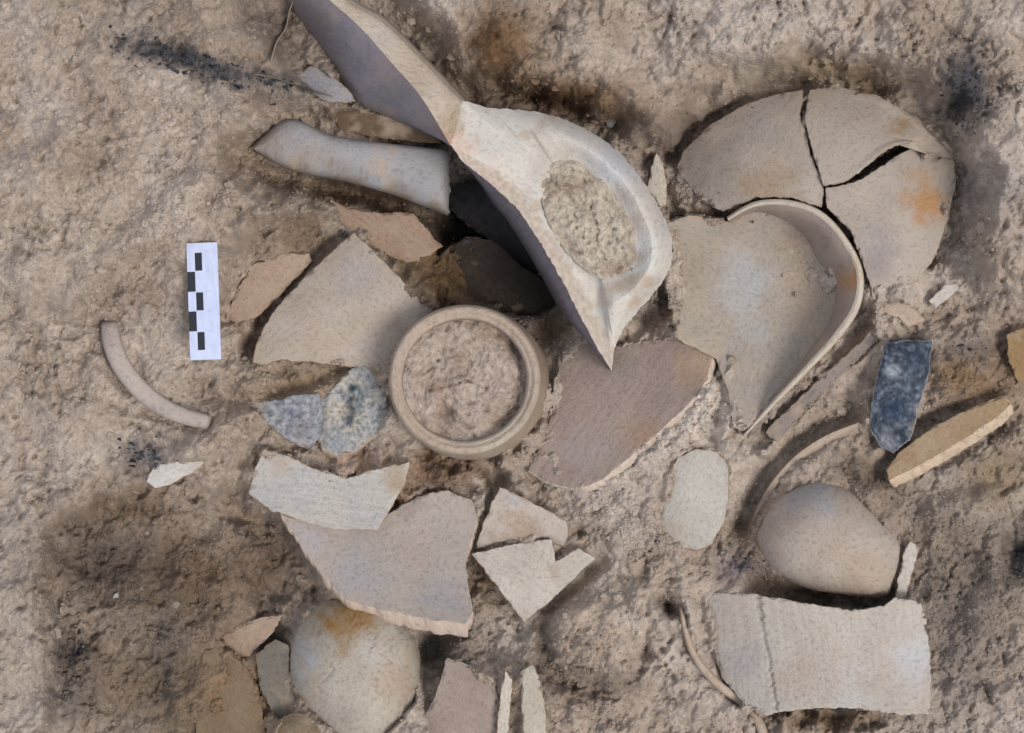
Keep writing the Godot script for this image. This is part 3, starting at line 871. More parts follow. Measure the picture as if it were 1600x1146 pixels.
func half_bowl() -> void:
	var root := thing("half_bowl", "broken half bowl with a thin curved rim, hollow side up", "bowl", W(1200, 470, 10), "broken pottery in the trench")
	var c := Vector2(1200, 470)
	fan(root, V([1036, 352, 1076, 338, 1112, 341, 1141, 346, 1182, 324, 1235, 320, 1281, 338, 1318, 378, 1341, 427, 1337, 476, 1308, 522, 1262, 570, 1208, 625, 1163, 672, 1148, 668, 1138, 610, 1120, 560, 1060, 530, 1040, 440]), c,
		func(p, _t):
			var q: Vector2 = (p - Vector2(1190, 450)).rotated(deg_to_rad(45)) / Vector2(150, 190)
			return 14.0 + 30.0 * q.length_squared() + (1190.0 - p.x) * 0.06,
		{"col": C(152, 142, 132), "alt": C(160, 148, 134), "face": "inside", "bury": [[1256, 408, 46, 92, -40], [1050, 430, 20, 110, 0], [1085, 340, 70, 14, 0], [1150, 625, 12, 56, -10], [1305, 480, 12, 40, 20]], "dirt": 0.4, "jit": 0.4, "thick": 14.0, "relief": 1.6, "edge": C(180, 164, 148), "stains": [[1165, 440, 75, C(164, 164, 166), 0.95], [1175, 520, 50, C(160, 158, 156), 0.8], [1260, 450, 70, C(164, 146, 128), 0.8], [1080, 420, 70, C(142, 128, 112), 0.7], [1240, 380, 50, C(148, 126, 108), 0.7]]})
	var a := [1136, 340, 1180, 316, 1235, 314, 1285, 332, 1324, 374, 1348, 425, 1344, 478, 1314, 526, 1268, 575, 1214, 630, 1164, 682]
	var n := [[-0.4, -0.9], [-0.2, -1], [0.15, -1], [0.5, -0.85], [0.8, -0.6], [1, -0.1], [0.95, 0.35], [0.75, 0.65], [0.7, 0.7], [0.7, 0.7], [0.7, 0.7]]
	var wide := [4, 10, 26, 40, 46, 40, 28, 16, 10, 8, 5]
	var tops := [78, 96, 108, 114, 116, 114, 106, 94, 82, 70, 56]
	var lip := [5, 7, 8, 9, 9, 10, 11, 11, 9, 7, 4]
	var rows := [[], [], [], [], [], [], []]
	for i in 11:
		var p := Vector2(a[i * 2], a[i * 2 + 1])
		var q := Vector2(n[i][0], n[i][1]).normalized()
		var h := float(tops[i])
		var w := float(wide[i])
		var l := float(lip[i])
		for k in [[0, q * -4.0, -20.0], [1, q * 1.0, h - 16.0], [2, q * 0.0, h - 3.0], [3, q * -l * 0.5, h], [4, q * -l, h - 3.0], [5, q * -(l + w * 0.4), h - 26.0], [6, q * -(l + w), 24.0]]:
			rows[k[0]].append(Vector3(p.x + k[1].x, p.y + k[1].y, k[2]))
	surf(root, "outer_wall", rows.slice(0, 3), 110, 12, {"col": C(150, 134, 118), "alt": C(162, 146, 130)})
	surf(root, "rim", rows.slice(2, 5), 110, 10, {"col": C(178, 166, 150), "alt": C(188, 176, 162), "dirt": 0.1, "stains": [[1330, 420, 40, C(176, 144, 106), 0.5]]})
	surf(root, "inner_wall", rows.slice(4, 7), 110, 16, {"col": C(150, 134, 126), "alt": C(160, 144, 132), "stains": [[1335, 440, 34, C(168, 120, 70), 0.9], [1240, 325, 40, C(170, 154, 138), 0.6]]})

# ---------------------------------------------------------------- single sherds
func sherds() -> void:
	# pale curved wall lying left of the jar
	var o := thing("curved_sherd", "long pale blue-grey curved sherd running under the jar's upper wall", "potsherd", W(550, 240, 40), "broken pottery in the trench")
	surf(o, "face", [V3([390, 232, 10, 448, 186, 16, 520, 212, 20, 600, 224, 24, 690, 234, 20, 698, 234, -30]), V3([392, 231, 46, 450, 190, 60, 520, 215, 66, 600, 227, 68, 690, 238, 60, 700, 238, 0]), V3([397, 233, 58, 450, 222, 72, 530, 240, 76, 610, 260, 74, 690, 284, 66, 702, 285, 0]), V3([400, 237, 44, 452, 262, 58, 530, 277, 54, 612, 299, 52, 690, 326, 46, 701, 328, 0]), V3([402, 240, 0, 455, 266, -10, 532, 282, -20, 612, 304, -20, 690, 334, -20, 700, 336, -40])], 90, 40,
		{"col": C(148, 145, 146), "alt": C(156, 152, 150), "dirt": 0.5, "relief": 1.4, "roof": true, "ragged": 4.0, "stains": [[480, 255, 60, C(146, 132, 118), 0.7], [420, 225, 40, C(158, 144, 132), 0.7], [540, 286, 44, C(124, 108, 90), 0.9], [620, 306, 40, C(124, 108, 90), 0.9], [680, 336, 34, C(124, 108, 90), 0.9], [460, 272, 30, C(124, 108, 90), 0.9]]})
	var wall := {"out": 12.0, "col": C(160, 146, 132), "alt": C(170, 158, 146), "streak": Vector2(0.8, 0.6), "streaks": 0.18, "dirt": 0.22, "edge": C(140, 116, 92)}
	var put := func(called: String, label: String, pts: Array, c: Vector2, hf: Callable, extra := {}) -> void:
		var d := wall.duplicate()
		d.merge(extra, true)
		sherd(called, label, V(pts), c, hf, d)
	put.call("potsherd", "large pale grey-beige sherd with a sharp upper corner, left of the cup", [553, 364, 600, 410, 645, 455, 683, 487, 655, 515, 622, 540, 612, 565, 600, 584, 560, 574, 500, 567, 440, 562, 410, 571, 394, 567, 402, 535, 425, 490, 470, 440, 510, 402], Vector2(535, 490), tilt(Vector2(535, 490), 52, 0.02, -0.08, -22.0, 48), {"lap": 10.0, "bury": [[500, 568, 110, 11, 0]], "out": 18.0, "thick": 22.0, "stains": [[560, 430, 60, C(152, 148, 148), 0.6], [500, 545, 60, C(166, 148, 130), 0.7]]})
	put.call("potsherd", "pinkish brown sherd with a hooked tip, behind the large corner sherd", [516, 312, 545, 328, 600, 334, 645, 334, 690, 385, 668, 402, 640, 412, 610, 400, 580, 385, 550, 372, 525, 352], Vector2(600, 368), tilt(Vector2(600, 368), 26, 0.0, 0.12, -6.0, 80), {"bury": [[540, 362, 40, 16, 20]], "out": 7.0, "col": C(152, 128, 110), "alt": C(162, 140, 122), "thick": 16.0})
	put.call("potsherd", "narrow pinkish sherd half buried beside the white scale card", [352, 498, 372, 450, 396, 414, 440, 398, 482, 396, 486, 408, 456, 440, 430, 468, 396, 500, 372, 506], Vector2(415, 450), tilt(Vector2(415, 450), 34, 0.0, -0.1, -10.0, 130), {"bury": [[368, 500, 26, 16, 0], [396, 414, 16, 14, 0]], "out": 4.0, "lap": 60.0, "col": C(160, 138, 122), "alt": C(168, 148, 130), "dirt": 0.4})
	put.call("potsherd", "pale blue-grey banded sherd resting on the larger grey sherd's upper left", [412, 703, 450, 714, 490, 734, 540, 748, 590, 734, 640, 722, 630, 758, 608, 796, 590, 829, 520, 827, 460, 810, 425, 798, 390, 771, 398, 735], Vector2(510, 775), tilt(Vector2(510, 775), 74, 0.02, 0.02, 26.0, 95), {"bury": [[540, 742, 62, 14, 0], [428, 706, 30, 10, 0]], "out": 36.0, "col": C(164, 160, 156), "alt": C(174, 167, 158), "streak": Vector2(1.0, 0.15), "streaks": 0.3, "dirt": 0.1, "edge": C(160, 138, 112), "thick": 13.0, "stains": [[620, 750, 34, C(150, 124, 92), 0.8], [440, 715, 34, C(160, 146, 130), 0.8]]})
	put.call("potsherd", "largest grey-mauve sherd with a light broken lower edge, left of the folded sherds", [438, 803, 480, 815, 530, 822, 585, 820, 615, 800, 650, 778, 700, 768, 738, 783, 746, 812, 735, 845, 726, 875, 731, 920, 738, 958, 728, 975, 680, 970, 600, 954, 538, 936, 505, 900, 470, 850], Vector2(610, 880), tilt(Vector2(610, 880), 62, 0.0, 0.02, 20.0, 80), {"out": 26.0, "free": true, "col": C(152, 142, 134), "alt": C(158, 147, 138), "streak": Vector2(1.0, -0.2), "dirt": 0.08, "edge": C(178, 160, 146), "edgedirt": 0.1, "thick": 22.0, "lean": Vector2(4, 24), "stains": [[690, 935, 50, C(138, 138, 148), 0.7], [480, 840, 40, C(158, 154, 156), 0.7], [560, 900, 70, C(144, 142, 150), 0.7], [640, 860, 50, C(152, 134, 128), 0.6], [640, 785, 40, C(130, 116, 104), 0.7]]})
	put.call("potsherd", "small pale sherd curling downward, upper of the two folded pieces", [781, 762, 830, 785, 884, 815, 888, 838, 880, 853, 850, 841, 820, 838, 780, 847, 744, 858, 758, 815], Vector2(818, 815), func(p, _t): return 54.0 - 26.0 * pow(clampf((p.y - 790.0) / 60.0, 0.0, 2.0), 1.6) + (p.x - 818) * 0.05, {"out": 20.0, "col": C(170, 158, 148), "alt": C(180, 168, 156), "thick": 9.0, "stains": [[810, 840, 60, C(140, 114, 92), 0.8], [805, 785, 14, C(150, 158, 176), 0.7]]})
	put.call("potsherd", "pale kite-shaped sherd with a notched upper right corner, lower of the folded pieces", [738, 866, 800, 852, 862, 843, 866, 868, 874, 902, 886, 884, 904, 858, 931, 872, 880, 920, 820, 973, 780, 920], Vector2(822, 905), tilt(Vector2(822, 905), 64, 0.04, 0.05, -10.0, 20), {"out": 30.0, "free": true, "col": C(172, 162, 150), "alt": C(182, 174, 162), "thick": 9.0, "inset": 5.0, "dirt": 0.15, "edge": C(110, 96, 84), "stains": [[860, 890, 20, C(150, 128, 108), 0.6], [820, 960, 24, C(172, 150, 136), 0.6]]})
	put.call("potsherd", "large brown-mauve hollow sherd below the jar's pointed tip", [873, 560, 898, 528, 950, 545, 1000, 535, 1050, 528, 1102, 533, 1113, 560, 1106, 592, 1080, 628, 1036, 670, 986, 712, 938, 752, 900, 766, 850, 752, 826, 737, 850, 690, 866, 640], Vector2(970, 645),
		func(p, _t):
			var u: float = ((p.x - 900.0) * 0.74 + (p.y - 660.0) * 0.67) / 200.0
			return 8.0 + 60.0 * u * absf(u) + 8.0 * u,
		{"bury": [[838, 740, 50, 26, -30], [866, 600, 14, 60, 0], [940, 534, 60, 8, 0]], "out": 9.0, "col": C(140, 124, 116), "alt": C(148, 132, 122), "streak": Vector2(0.6, -0.8), "streaks": 0.22, "dirt": 0.14, "edge": C(188, 172, 158), "edgedirt": 0.1, "thick": 18.0, "lean": Vector2(9, 9), "stains": [[1085, 575, 50, C(158, 130, 104), 0.8], [970, 570, 60, C(120, 112, 106), 0.7], [920, 700, 60, C(144, 134, 132), 0.7], [1000, 680, 50, C(148, 120, 98), 0.7]]})
	put.call("potsherd", "smooth whitish oval sherd lying flat, right of the soil-edged hollow sherd", [1044, 745, 1060, 716, 1088, 702, 1120, 706, 1138, 728, 1139, 780, 1132, 812, 1112, 848, 1094, 860, 1060, 856, 1026, 838, 1034, 790], Vector2(1088, 780), tilt(Vector2(1088, 780), 42, 0.0, -0.05, -34.0, 0), {"bury": [[1040, 832, 36, 34, 0], [1044, 745, 12, 40, 0]], "out": 5.0, "lap": 70.0, "col": C(166, 160, 150), "alt": C(174, 168, 158), "dirt": 0.2, "stains": [[1050, 830, 36, C(160, 146, 128), 0.8]]})
	# flared neck at lower right
	put.call("neck_sherd", "wide pale flared neck sherd with a vertical crack, bottom right", [1100, 938, 1112, 927, 1180, 930, 1250, 943, 1330, 955, 1382, 948, 1398, 935, 1440, 944, 1449, 985, 1453, 1050, 1452, 1114, 1410, 1116, 1340, 1106, 1260, 1106, 1195, 1116, 1165, 1100, 1130, 1060, 1112, 1000], Vector2(1285, 1025),
		func(p, _t): return 26.0 + 74.0 * (1.0 - pow(absf(p.x - 1320.0) / 222.0, 2.2)) + 12.0 * pow((p.y - 1020.0) / 90.0, 2.0) - (3.5 if absf(p.x - 1196.0 - (p.y - 1000.0) * 0.16 - fine.get_noise_2d(0.0, p.y) * 4.0) < 2.5 else 0.0),
		{"bury": [[1108, 1000, 10, 70, -5]], "out": 34.0, "lap": 8.0, "col": C(168, 157, 146), "alt": C(174, 166, 156), "streak": Vector2(0.1, 1.0), "streaks": 0.2, "step": 3.0, "dirt": 0.14, "thick": 18.0, "edge": C(182, 172, 160), "stains": [[1430, 1030, 60, C(178, 178, 182), 0.8], [1160, 1030, 50, C(154, 144, 146), 0.6], [1250, 1060, 50, C(164, 144, 128), 0.6], [1330, 1095, 60, C(178, 174, 170), 0.7]]})
	put.call("rim_sherd", "ochre slab of rim with a pale broken edge, slanting at the right", [1390, 752, 1386, 735, 1410, 705, 1445, 678, 1490, 652, 1535, 632, 1570, 620, 1580, 632, 1560, 650, 1510, 684, 1455, 718], Vector2(1482, 684), tilt(Vector2(1482, 684), 62, 0.1, 0.1), {"out": 26.0, "free": true, "col": C(146, 122, 94), "alt": C(152, 130, 104), "thick": 22.0, "lean": Vector2(8, 14), "edge": C(186, 166, 142), "edgedirt": 0.1, "dirt": 0.15, "stains": [[1400, 735, 26, C(160, 142, 118), 0.6]]})
	put.call("burnt_sherd", "dark blue-black burnt sherd flecked white, standing left of the ochre rim slab", [1384, 537, 1420, 532, 1456, 534, 1452, 580, 1436, 630, 1422, 688, 1396, 706, 1376, 698, 1360, 668, 1366, 610], Vector2(1408, 615), tilt(Vector2(1408, 615), 62, 0.0, -0.12, -14.0, 0), {"out": 22.0, "jit": 1.6, "lap": 0.0, "mottle": [C(118, 126, 136), 0.6], "col": C(48, 54, 64), "alt": C(68, 74, 84), "speck": 0.8, "dirt": 0.2, "relief": 2.4, "edge": C(130, 132, 138), "stains": [[1400, 640, 34, C(40, 52, 76), 0.9], [1430, 560, 30, C(56, 66, 84), 0.8], [1385, 690, 30, C(128, 132, 144), 0.9], [1440, 640, 16, C(140, 144, 150), 0.8], [1395, 580, 16, C(150, 160, 170), 0.8]]})
	put.call("burnt_sherd", "blue-grey burnt fragment with a dark blue hollow, below the large corner sherd", [486, 634, 524, 604, 562, 568, 584, 586, 602, 612, 606, 645, 594, 670, 560, 700, 530, 712, 508, 702, 492, 680, 486, 655], Vector2(548, 645),
		func(p, _t): return 52.0 - 16.0 * exp(-pow((p.x - 548.0 + (p.y - 634.0) * 0.2) / 15.0, 2.0) - pow((p.y - 634.0) / 30.0, 4.0)) - Vector2(p.x - 548, p.y - 645).length() * 0.12,
		{"bury": [[550, 712, 56, 10, -10]], "out": 12.0, "step": 3.0, "lap": 4.0, "jit": 2.0, "mottle": [C(100, 105, 110), 0.6], "col": C(168, 160, 148), "alt": C(150, 152, 154), "speck": 0.8, "dirt": 0.3, "relief": 2.2, "edge": C(176, 160, 144), "thick": 24.0, "lean": Vector2(-2, 10), "stains": [[550, 608, 15, C(20, 48, 62), 1.3], [548, 624, 16, C(18, 46, 62), 1.3], [546, 640, 16, C(18, 46, 62), 1.3], [544, 656, 13, C(26, 54, 68), 1.3], [562, 616, 11, C(84, 124, 140), 1.2], [561, 634, 11, C(84, 124, 140), 1.0], [525, 640, 30, C(176, 166, 152), 0.9], [530, 685, 36, C(124, 134, 148), 0.9], [580, 600, 24, C(120, 128, 140), 0.8]]})
	put.call("burnt_sherd", "blue-grey burnt fragment without hollow, left neighbour of the hollow one", [386, 633, 430, 626, 470, 618, 500, 616, 504, 650, 502, 682, 484, 700, 455, 692, 425, 668], Vector2(450, 655), tilt(Vector2(450, 655), 42, 0.08, 0.0, -16.0, 60), {"bury": [[430, 692, 60, 10, 20]], "out": 14.0, "lap": 4.0, "jit": 2.0, "mottle": [C(80, 86, 94), 0.65], "col": C(138, 139, 142), "alt": C(152, 150, 152), "speck": 0.8, "dirt": 0.3, "relief": 2.4, "edge": C(118, 116, 118), "stains": [[450, 645, 22, C(70, 84, 106), 0.9], [470, 670, 26, C(120, 112, 116), 0.7]]})
	put.call("potsherd", "mauve slab sherd at the bottom edge, right of the globular pot", [700, 1030, 735, 1042, 768, 1062, 776, 1100, 774, 1190, 640, 1190, 656, 1140, 682, 1085], Vector2(722, 1120), tilt(Vector2(722, 1120), 14, 0.14, 0.02, -20.0, 0), {"out": 7.0, "col": C(146, 130, 120), "alt": C(154, 139, 128), "dirt": 0.2, "edge": C(176, 164, 152), "lean": Vector2(6, 0)})
	put.call("potsherd", "narrow pale strip of sherd beside the mauve slab, bottom edge", [790, 1050, 782, 1090, 776, 1150, 774, 1180, 790, 1180, 796, 1110, 800, 1062], Vector2(787, 1115), tilt(Vector2(787, 1115), 34, 0, 0), {"col": C(180, 170, 156), "alt": C(188, 178, 164)})
	put.call("potsherd", "pale tapering sherd stub on the bottom edge, second right of the mauve slab", [814, 1050, 832, 1040, 846, 1070, 853, 1120, 852, 1185, 822, 1185, 816, 1110], Vector2(834, 1115), tilt(Vector2(834, 1115), 34, 0, 0, -60, 0), {"col": C(168, 160, 144), "alt": C(176, 168, 154)})
	put.call("potsherd", "small pinkish triangular sherd leaning in the dark pit, left of the globular pot", [334, 998, 366, 982, 405, 968, 440, 962, 424, 990, 400, 1012, 378, 1034], Vector2(390, 994), tilt(Vector2(390, 994), -18, 0.1, -0.1), {"col": C(150, 128, 112), "alt": C(158, 138, 120), "edge": C(178, 158, 142), "thick": 10.0, "lean": Vector2(-5, 5)})
	put.call("potsherd", "ochre sherd lying flat in the pit, lower left of the small triangular sherd", [318, 1020, 345, 1012, 380, 1040, 402, 1075, 420, 1180, 305, 1190, 310, 1090], Vector2(355, 1100), tilt(Vector2(355, 1100), -42, 0.05, 0, -8, 10), {"bury": [[330, 1060, 26, 60, 0], [400, 1100, 12, 60, 0]], "out": 4.0, "col": C(118, 100, 80), "alt": C(126, 110, 92), "dirt": 0.8, "lap": 110.0})
	put.call("potsherd", "greenish grey sherd sloping down beside the globular pot's left side", [400, 1025, 430, 1000, 450, 1010, 452, 1070, 470, 1110, 455, 1140, 425, 1110, 405, 1070], Vector2(430, 1065), tilt(Vector2(430, 1065), -40, -0.2, 0), {"col": C(108, 102, 94), "alt": C(116, 109, 100), "dirt": 0.4})
	put.call("potsherd", "small rounded ochre sherd at the bottom edge, lower left of globular pot", [424, 1150, 436, 1128, 458, 1116, 482, 1122, 505, 1145, 512, 1185, 430, 1185], Vector2(468, 1155), func(_p, t): return -18.0 - 22.0 * t * t, {"out": 8.0, "smooth": true, "col": C(120, 102, 80), "alt": C(128, 112, 92), "dirt": 0.5})
	put.call("potsherd", "tiny white splinter of sherd, upright strip right of the egg-shaped pot", [1400, 934, 1404, 905, 1416, 858, 1424, 846, 1436, 856, 1430, 880, 1420, 912, 1414, 938], Vector2(1418, 893), tilt(Vector2(1418, 893), 44, 0, 0, -40, 0), {"col": C(176, 168, 156), "alt": C(182, 174, 164)})
	put.call("potsherd", "small pale pointed sherd wedged between jar base and cracked bowl", [1012, 300, 1018, 265, 1026, 240, 1036, 256, 1042, 290, 1040, 325, 1030, 322], Vector2(1028, 285), tilt(Vector2(1028, 285), 74, 0, 0, -40, 0), {"col": C(180, 170, 156), "alt": C(186, 178, 164), "thick": 20.0})
	put.call("potsherd", "small white sherd lying under the grey ash stain at the left", [228, 752, 242, 728, 270, 722, 318, 722, 300, 738, 265, 756, 244, 764], Vector2(268, 740), tilt(Vector2(268, 740), 28, 0, 0, -20, 90), {"out": 4.0, "lap": 60.0, "col": C(182, 178, 172), "alt": C(190, 184, 176), "dirt": 0.2})
	put.call("potsherd", "thin white splinter pointing up, above the dark burnt sherd", [1452, 470, 1470, 452, 1492, 434, 1512, 436, 1500, 452, 1478, 468, 1462, 482], Vector2(1480, 457), tilt(Vector2(1480, 457), 62, 0, 0, -40, 45), {"col": C(184, 176, 168), "alt": C(188, 180, 172), "thick": 8.0, "dirt": 0.1})
	put.call("potsherd", "small tan rim scrap just above the dark burnt sherd", [1376, 476, 1400, 470, 1430, 482, 1444, 500, 1420, 512, 1404, 496, 1384, 490], Vector2(1408, 490), tilt(Vector2(1408, 490), 66, 0, 0, -20, 90), {"out": 5.0, "col": C(168, 148, 130), "alt": C(176, 158, 142), "thick": 10.0})
	put.call("potsherd", "small orange-brown stub of sherd at the right edge, above the ochre slab", [1574, 524, 1600, 512, 1640, 514, 1640, 590, 1592, 596, 1578, 565], Vector2(1606, 555), tilt(Vector2(1606, 555), 74, 0, 0), {"col": C(140, 114, 82), "alt": C(148, 124, 94), "dirt": 0.6})
	put.call("potsherd", "long grey strip of buried wall beside the half bowl's rim", [1196, 676, 1240, 632, 1300, 575, 1350, 530, 1380, 506, 1392, 514, 1350, 552, 1300, 600, 1245, 655, 1214, 690], Vector2(1296, 596), tilt(Vector2(1296, 596), 52, 0.0, 0.0), {"out": 3.0, "lap": 60.0, "col": C(132, 122, 116), "alt": C(142, 130, 122), "dirt": 0.35, "thick": 10.0})
	put.call("potsherd", "small bluish grey sherd in the dark soil under the jar's upper wall", [468, 118, 486, 104, 512, 112, 542, 140, 556, 158, 516, 160, 484, 146], Vector2(510, 134), tilt(Vector2(510, 134), 0, 0.15, 0.0), {"out": 8.0, "col": C(140, 138, 142), "alt": C(150, 146, 146)})
	put.call("potsherd", "flat tan sherd edge between the curved blue-grey sherd and the jar wall", [520, 176, 560, 172, 620, 186, 684, 208, 688, 224, 600, 216, 530, 202], Vector2(602, 196), tilt(Vector2(602, 196), 0, 0.0, 0.2), {"out": 4.0, "col": C(108, 90, 74), "alt": C(118, 100, 82), "dirt": 0.6})
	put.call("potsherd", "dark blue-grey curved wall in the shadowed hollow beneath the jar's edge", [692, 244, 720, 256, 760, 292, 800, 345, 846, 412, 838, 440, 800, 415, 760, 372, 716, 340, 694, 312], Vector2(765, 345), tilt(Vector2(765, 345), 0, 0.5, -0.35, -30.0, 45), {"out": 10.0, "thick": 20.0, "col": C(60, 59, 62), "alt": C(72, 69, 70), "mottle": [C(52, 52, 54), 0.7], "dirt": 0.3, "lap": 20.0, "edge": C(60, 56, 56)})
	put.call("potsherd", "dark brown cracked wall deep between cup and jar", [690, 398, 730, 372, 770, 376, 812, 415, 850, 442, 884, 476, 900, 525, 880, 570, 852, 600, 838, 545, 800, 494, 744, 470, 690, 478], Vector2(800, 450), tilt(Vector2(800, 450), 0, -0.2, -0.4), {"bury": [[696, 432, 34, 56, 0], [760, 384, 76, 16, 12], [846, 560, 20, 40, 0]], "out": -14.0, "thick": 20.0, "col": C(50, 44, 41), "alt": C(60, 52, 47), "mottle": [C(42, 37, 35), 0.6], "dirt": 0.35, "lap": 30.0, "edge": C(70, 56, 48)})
	# rim arcs
	arc("rim_sherd", "pale pinkish arc of rim curving through the soil at the left", [170, 506, 176, 540, 192, 576, 222, 612, 258, 638, 292, 652, 324, 660], [13, 15, 15, 15, 14, 13, 11], [12, 17, 18, 18, 18, 17, 12], {"col": C(160, 148, 140), "alt": C(168, 157, 148), "dirt": 0.4, "stains": [[178, 530, 40, C(154, 136, 132), 0.6]]})
	slim_arc({"col": C(164, 146, 130), "alt": C(174, 158, 142), "dirt": 0.2})
	arc("rim_sherd", "thin pale arc of rim edge left of the flared neck sherd", [1064, 948, 1072, 990, 1088, 1030, 1120, 1068, 1156, 1096, 1186, 1130, 1200, 1170], [4, 5, 6, 7, 7, 8, 8], [-4, 2, 4, 6, 3, 5, 2], {"col": C(168, 150, 132), "alt": C(176, 160, 144), "dirt": 0.3})

func roots() -> void:
	for k in [[[424, 92, 432, 66, 446, 44, 452, 18, 466, -20], "thin pale root fibre crossing the soil left of the jar's upper wall"], [[398, 116, 430, 122, 470, 136, 516, 150, 556, 164], "dark thin root trailing from the charcoal streak to the jar wall"]]:
		var n: int = k[0].size() / 2
		var half := []
		var top := []
		for i in n:
			half.append(1.1)
			top.append(9.0)
		arc("root", k[1], k[0], half, top, {"col": C(170, 156, 138) if k[0][0] == 424 else C(74, 66, 60), "dirt": 0.2, "relief": 0.3}, "root", "roots in the trench wall", "fibre")

func slim_arc(d: Dictionary) -> void:
	# a standing wall with a narrow lip; its inside slopes down towards the egg-shaped pot
	var root := thing("rim_sherd", "slim beige arc of rim around the egg-shaped pot's upper left", "potsherd", W(1240, 735, 30), "broken pottery in the trench")
	var line := V([1170, 828, 1184, 790, 1210, 748, 1246, 710, 1292, 680, 1342, 660])
	var deep := [14, 20, 24, 32, 44, 50]
	var tops := [10, 20, 26, 28, 26, 16]
	var rows := [[], [], [], [], [], []]
	for i in 6:
		var g := (line[mini(i + 1, 5)] - line[maxi(i - 1, 0)] as Vector2).normalized()
		var n := Vector2(-g.y, g.x)
		var h := float(tops[i]) + at(line[i].x, line[i].y)
		var k := 0
		for q in [[-2.0, h - 70.0], [0.0, h - 6.0], [2.0, h], [9.0 if i < 5 else 5.0, h - 1.0], [float(deep[i]) * 0.6, h - 16.0], [float(deep[i]), h - 46.0]]:
			rows[k].append(Vector3(line[i].x + n.x * q[0], line[i].y + n.y * q[0], q[1]))
			k += 1
	surf(root, "wall", rows.slice(3, 6), 80, 14, {"col": C(150, 134, 120), "alt": C(160, 144, 128), "dirt": 0.5})
	surf(root, "rim", rows.slice(0, 4), 80, 16, d)

func arc(called: String, label: String, line: Array, half: Array, top: Array, d: Dictionary, category := "potsherd", group := "broken pottery in the trench", name_of_part := "rim") -> void:
	var pts := V(line)
	var rows := [[], [], [], [], [], [], []]
	for i in pts.size():
		var g: Vector2 = (pts[mini(i + 1, pts.size() - 1)] - pts[maxi(i - 1, 0)]).normalized()
		var n := Vector2(-g.y, g.x)
		var w := float(half[i])
		var h := float(top[i]) + at(pts[i].x, pts[i].y)
		for k in [[0, -0.9, -50.0], [1, -1.0, -14.0], [2, -0.75, -3.0], [3, 0.0, 0.0], [4, 0.75, -3.0], [5, 1.0, -14.0], [6, 0.9, -50.0]]:
			var p: Vector2 = pts[i] + n * w * float(k[1])
			rows[k[0]].append(Vector3(p.x, p.y, h + k[2]))
	# round the two ends down into the soil
	for r in rows:
		var a: Vector3 = r[0]
		var z: Vector3 = r[-1]
		r.push_front(Vector3(lerpf(a.x, line[0], 0.6), lerpf(a.y, line[1], 0.6), a.z - 40.0) + Vector3(line[0] - line[2], line[1] - line[3], 0).normalized() * 6.0)
		r.push_back(Vector3(lerpf(z.x, line[-2], 0.6), lerpf(z.y, line[-1], 0.6), z.z - 40.0) + Vector3(line[-2] - line[-4], line[-1] - line[-3], 0).normalized() * 6.0)
	var m: Vector2 = pts[pts.size() / 2]
	var o := thing(called, label, category, W(m.x, m.y, at(m.x, m.y)), group)
	d.roof = category == "potsherd"
	surf(o, name_of_part, rows, 90, 22, d)

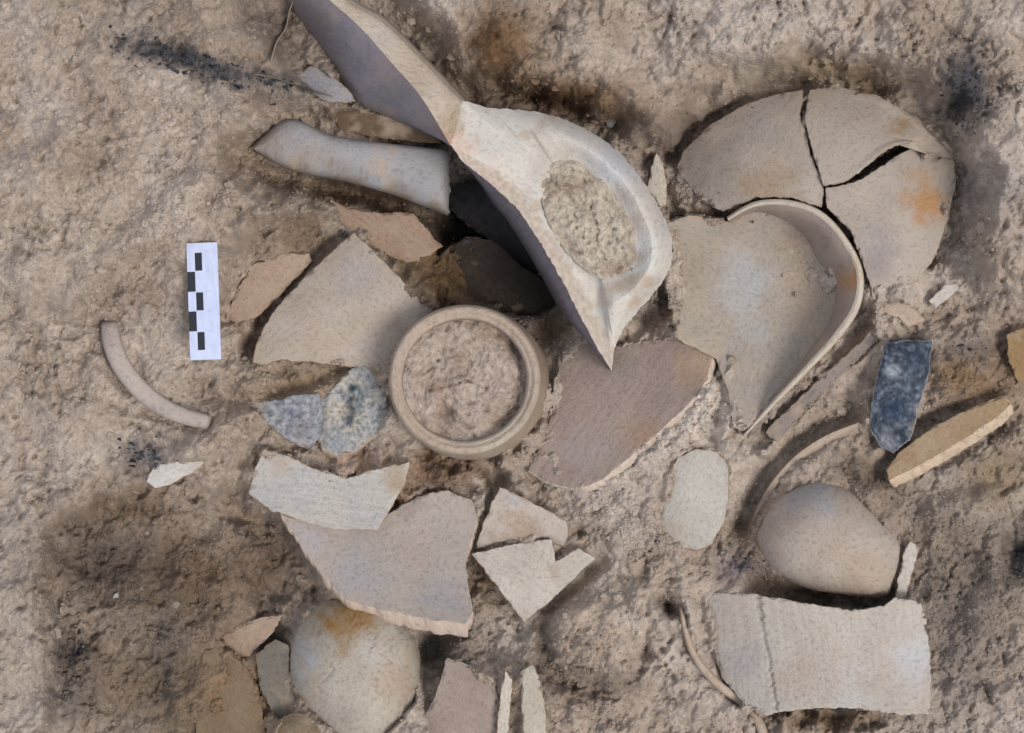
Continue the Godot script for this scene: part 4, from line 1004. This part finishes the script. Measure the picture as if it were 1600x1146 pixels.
# ---------------------------------------------------------------- soil inside the vessels, scale card
func fills() -> void:
	for f in [[Vector2(726, 594), 97.0, 95.0, 0.0, 100.0, "cup"], [Vector2(922, 345), 106.0, 59.0, 57.0, 152.0, "jar"]]:
		var c: Vector2 = f[0]
		var v := PackedVector3Array()
		var cs := PackedColorArray()
		for j in 46:
			for i in 130:
				var t := maxf(j / 45.0, 0.01)
				var a := TAU * i / 130.0
				var p := c + Vector2(cos(a) * f[1], sin(a) * f[2]).rotated(deg_to_rad(f[3])) * t
				var h: float = f[4] + mid.get_noise_2d(p.x * 1.2, p.y * 1.2) * 10.0 + crumb.get_noise_2d(p.x, p.y) * 5.0 + fine.get_noise_2d(p.x, p.y) * 2.6 - maxf(0.0, ridge.get_noise_2d(p.x * 1.5, p.y * 1.5) - 0.6) * 22.0
				if f[5] == "cup":
					h += -7.0 * smoothstep(0.72, 1.0, t) * (0.6 + cos(a + 0.4) * 1.6) - 16.0 * exp(-p.distance_squared_to(Vector2(697, 646)) / 90.0) - 16.0 * exp(-p.distance_squared_to(Vector2(808, 545)) / 160.0)
				else:
					h += -2.0 * t * t
				v.append(W(p.x, p.y, h))
				var k := C(192, 174, 160) if f[5] == "cup" else C(204, 191, 172)
				k = k.lerp(C(168, 146, 128), clampf(big.get_noise_2d(p.x * 3.0, p.y * 3.0) + 0.2, 0.0, 0.8)) * (1.0 + fine.get_noise_2d(p.x * 0.8, p.y * 0.8) * 0.32)
				k.a = 1.0
				cs.append(k)
		var o := part("soil_fill" if f[5] == "cup" else "soil_fill_001", build(v, cs, quads(130, 46, true)), soil, self)
		o.set_meta("kind", "structure")
		o.set_meta("label", "crumbly soil packed in the round cup" if f[5] == "cup" else "crumbly soil packed in the oval hollow of the jar base")
	# a few bigger clods and stones
	for s in [[1066, 278, 11, C(168, 156, 142), "pale clod at the left end of the cracked bowl"], [180, 932, 7, C(196, 192, 184), "small white pebble on the floor of the dark pit"], [398, 1132, 8, C(176, 172, 166), "small grey pebble near the bottom edge in the pit"], [806, 746, 9, C(178, 166, 154), "pale clod between cup and folded sherds"], [1140, 566, 12, C(170, 160, 142), "tan clod beside the hollow sherd's upper right corner"], [955, 190, 13, C(156, 150, 146), "greyish clod against the top of the jar base"], [700, 812, 6, C(150, 130, 112), ""]]:
		if s[4] == "":
			continue
		var root := thing("soil_clod", s[4], "clod", W(s[0], s[1], at(s[0], s[1])))
		var o := MeshInstance3D.new()
		o.name = "clod"
		o.mesh = lump(int(s[0]) % 7)
		var m := grit.duplicate()
		m.vertex_color_use_as_albedo = false
		m.albedo_color = s[3].linear_to_srgb()
		o.material_override = m
		o.scale = Vector3.ONE * s[2] * S
		o.position.y = (roofed(s[0], s[1], ground(s[0], s[1])) - at(s[0], s[1]) + s[2] * 0.3) * S
		root.add_child(o, true)

func scale_card() -> void:
	var c := Vector2(318, 471)
	var h := 0.0
	for q in [Vector2(0, 0), Vector2(0, 80), Vector2(0, -80), Vector2(20, 0), Vector2(-20, 0)]:
		h = maxf(h, at(c.x + q.x, c.y + q.y))
	h += 9.0
	var root := thing("scale_card", "white photo scale card with a black and white centimetre ladder", "scale card", W(c.x, c.y, h))
	root.rotation.y = deg_to_rad(2.0)
	var white := StandardMaterial3D.new()
	white.albedo_color = Color(0.76, 0.79, 0.89)
	white.roughness = 0.5
	var black := StandardMaterial3D.new()
	black.albedo_color = Color(0.07, 0.08, 0.13)
	black.roughness = 0.5
	var grey := StandardMaterial3D.new()
	white.albedo_texture = texture(41, 0.02, 0.9, 1.0)
	grey.albedo_color = Color(0.66, 0.69, 0.82)
	var f := (CAM_H - h) / CAM_H * S
	var box := func(called: String, x: float, y: float, w: float, l: float, lo: float, hi: float, m: Material) -> void:
		var b := BoxMesh.new()
		b.size = Vector3(w * f, (hi - lo) * S, l * f)
		var o := MeshInstance3D.new()
		o.name = called
		o.mesh = b
		o.material_override = m
		o.position = Vector3(x * f, (hi + lo) / 2.0 * S, y * f)
		root.add_child(o, true)
	box.call("card", 0, 0, 48, 183, -3, 0, white)
	# five alternating blocks, 33 units long
	for k in 5:
		var y := -62.0 + k * 31.0
		box.call("black_block" if k == 0 else "black_block_%03d" % k, -6.0 if k % 2 == 0 else -18.0, y, 11.0 if k % 2 == 0 else 12.0, 28.0 if k % 2 == 0 else 31.0, -0.5, 0.3, black)
		box.call("tick_mark" if k == 0 else "tick_mark_%03d" % k, 8.0, y - 15.5, 6.0, 1.4, -0.5, 0.3, grey)
	for j in 40:
		for i in 12:
			cover(c.x - 27 + i * 5, c.y - 95 + j * 5, h - 5.0)
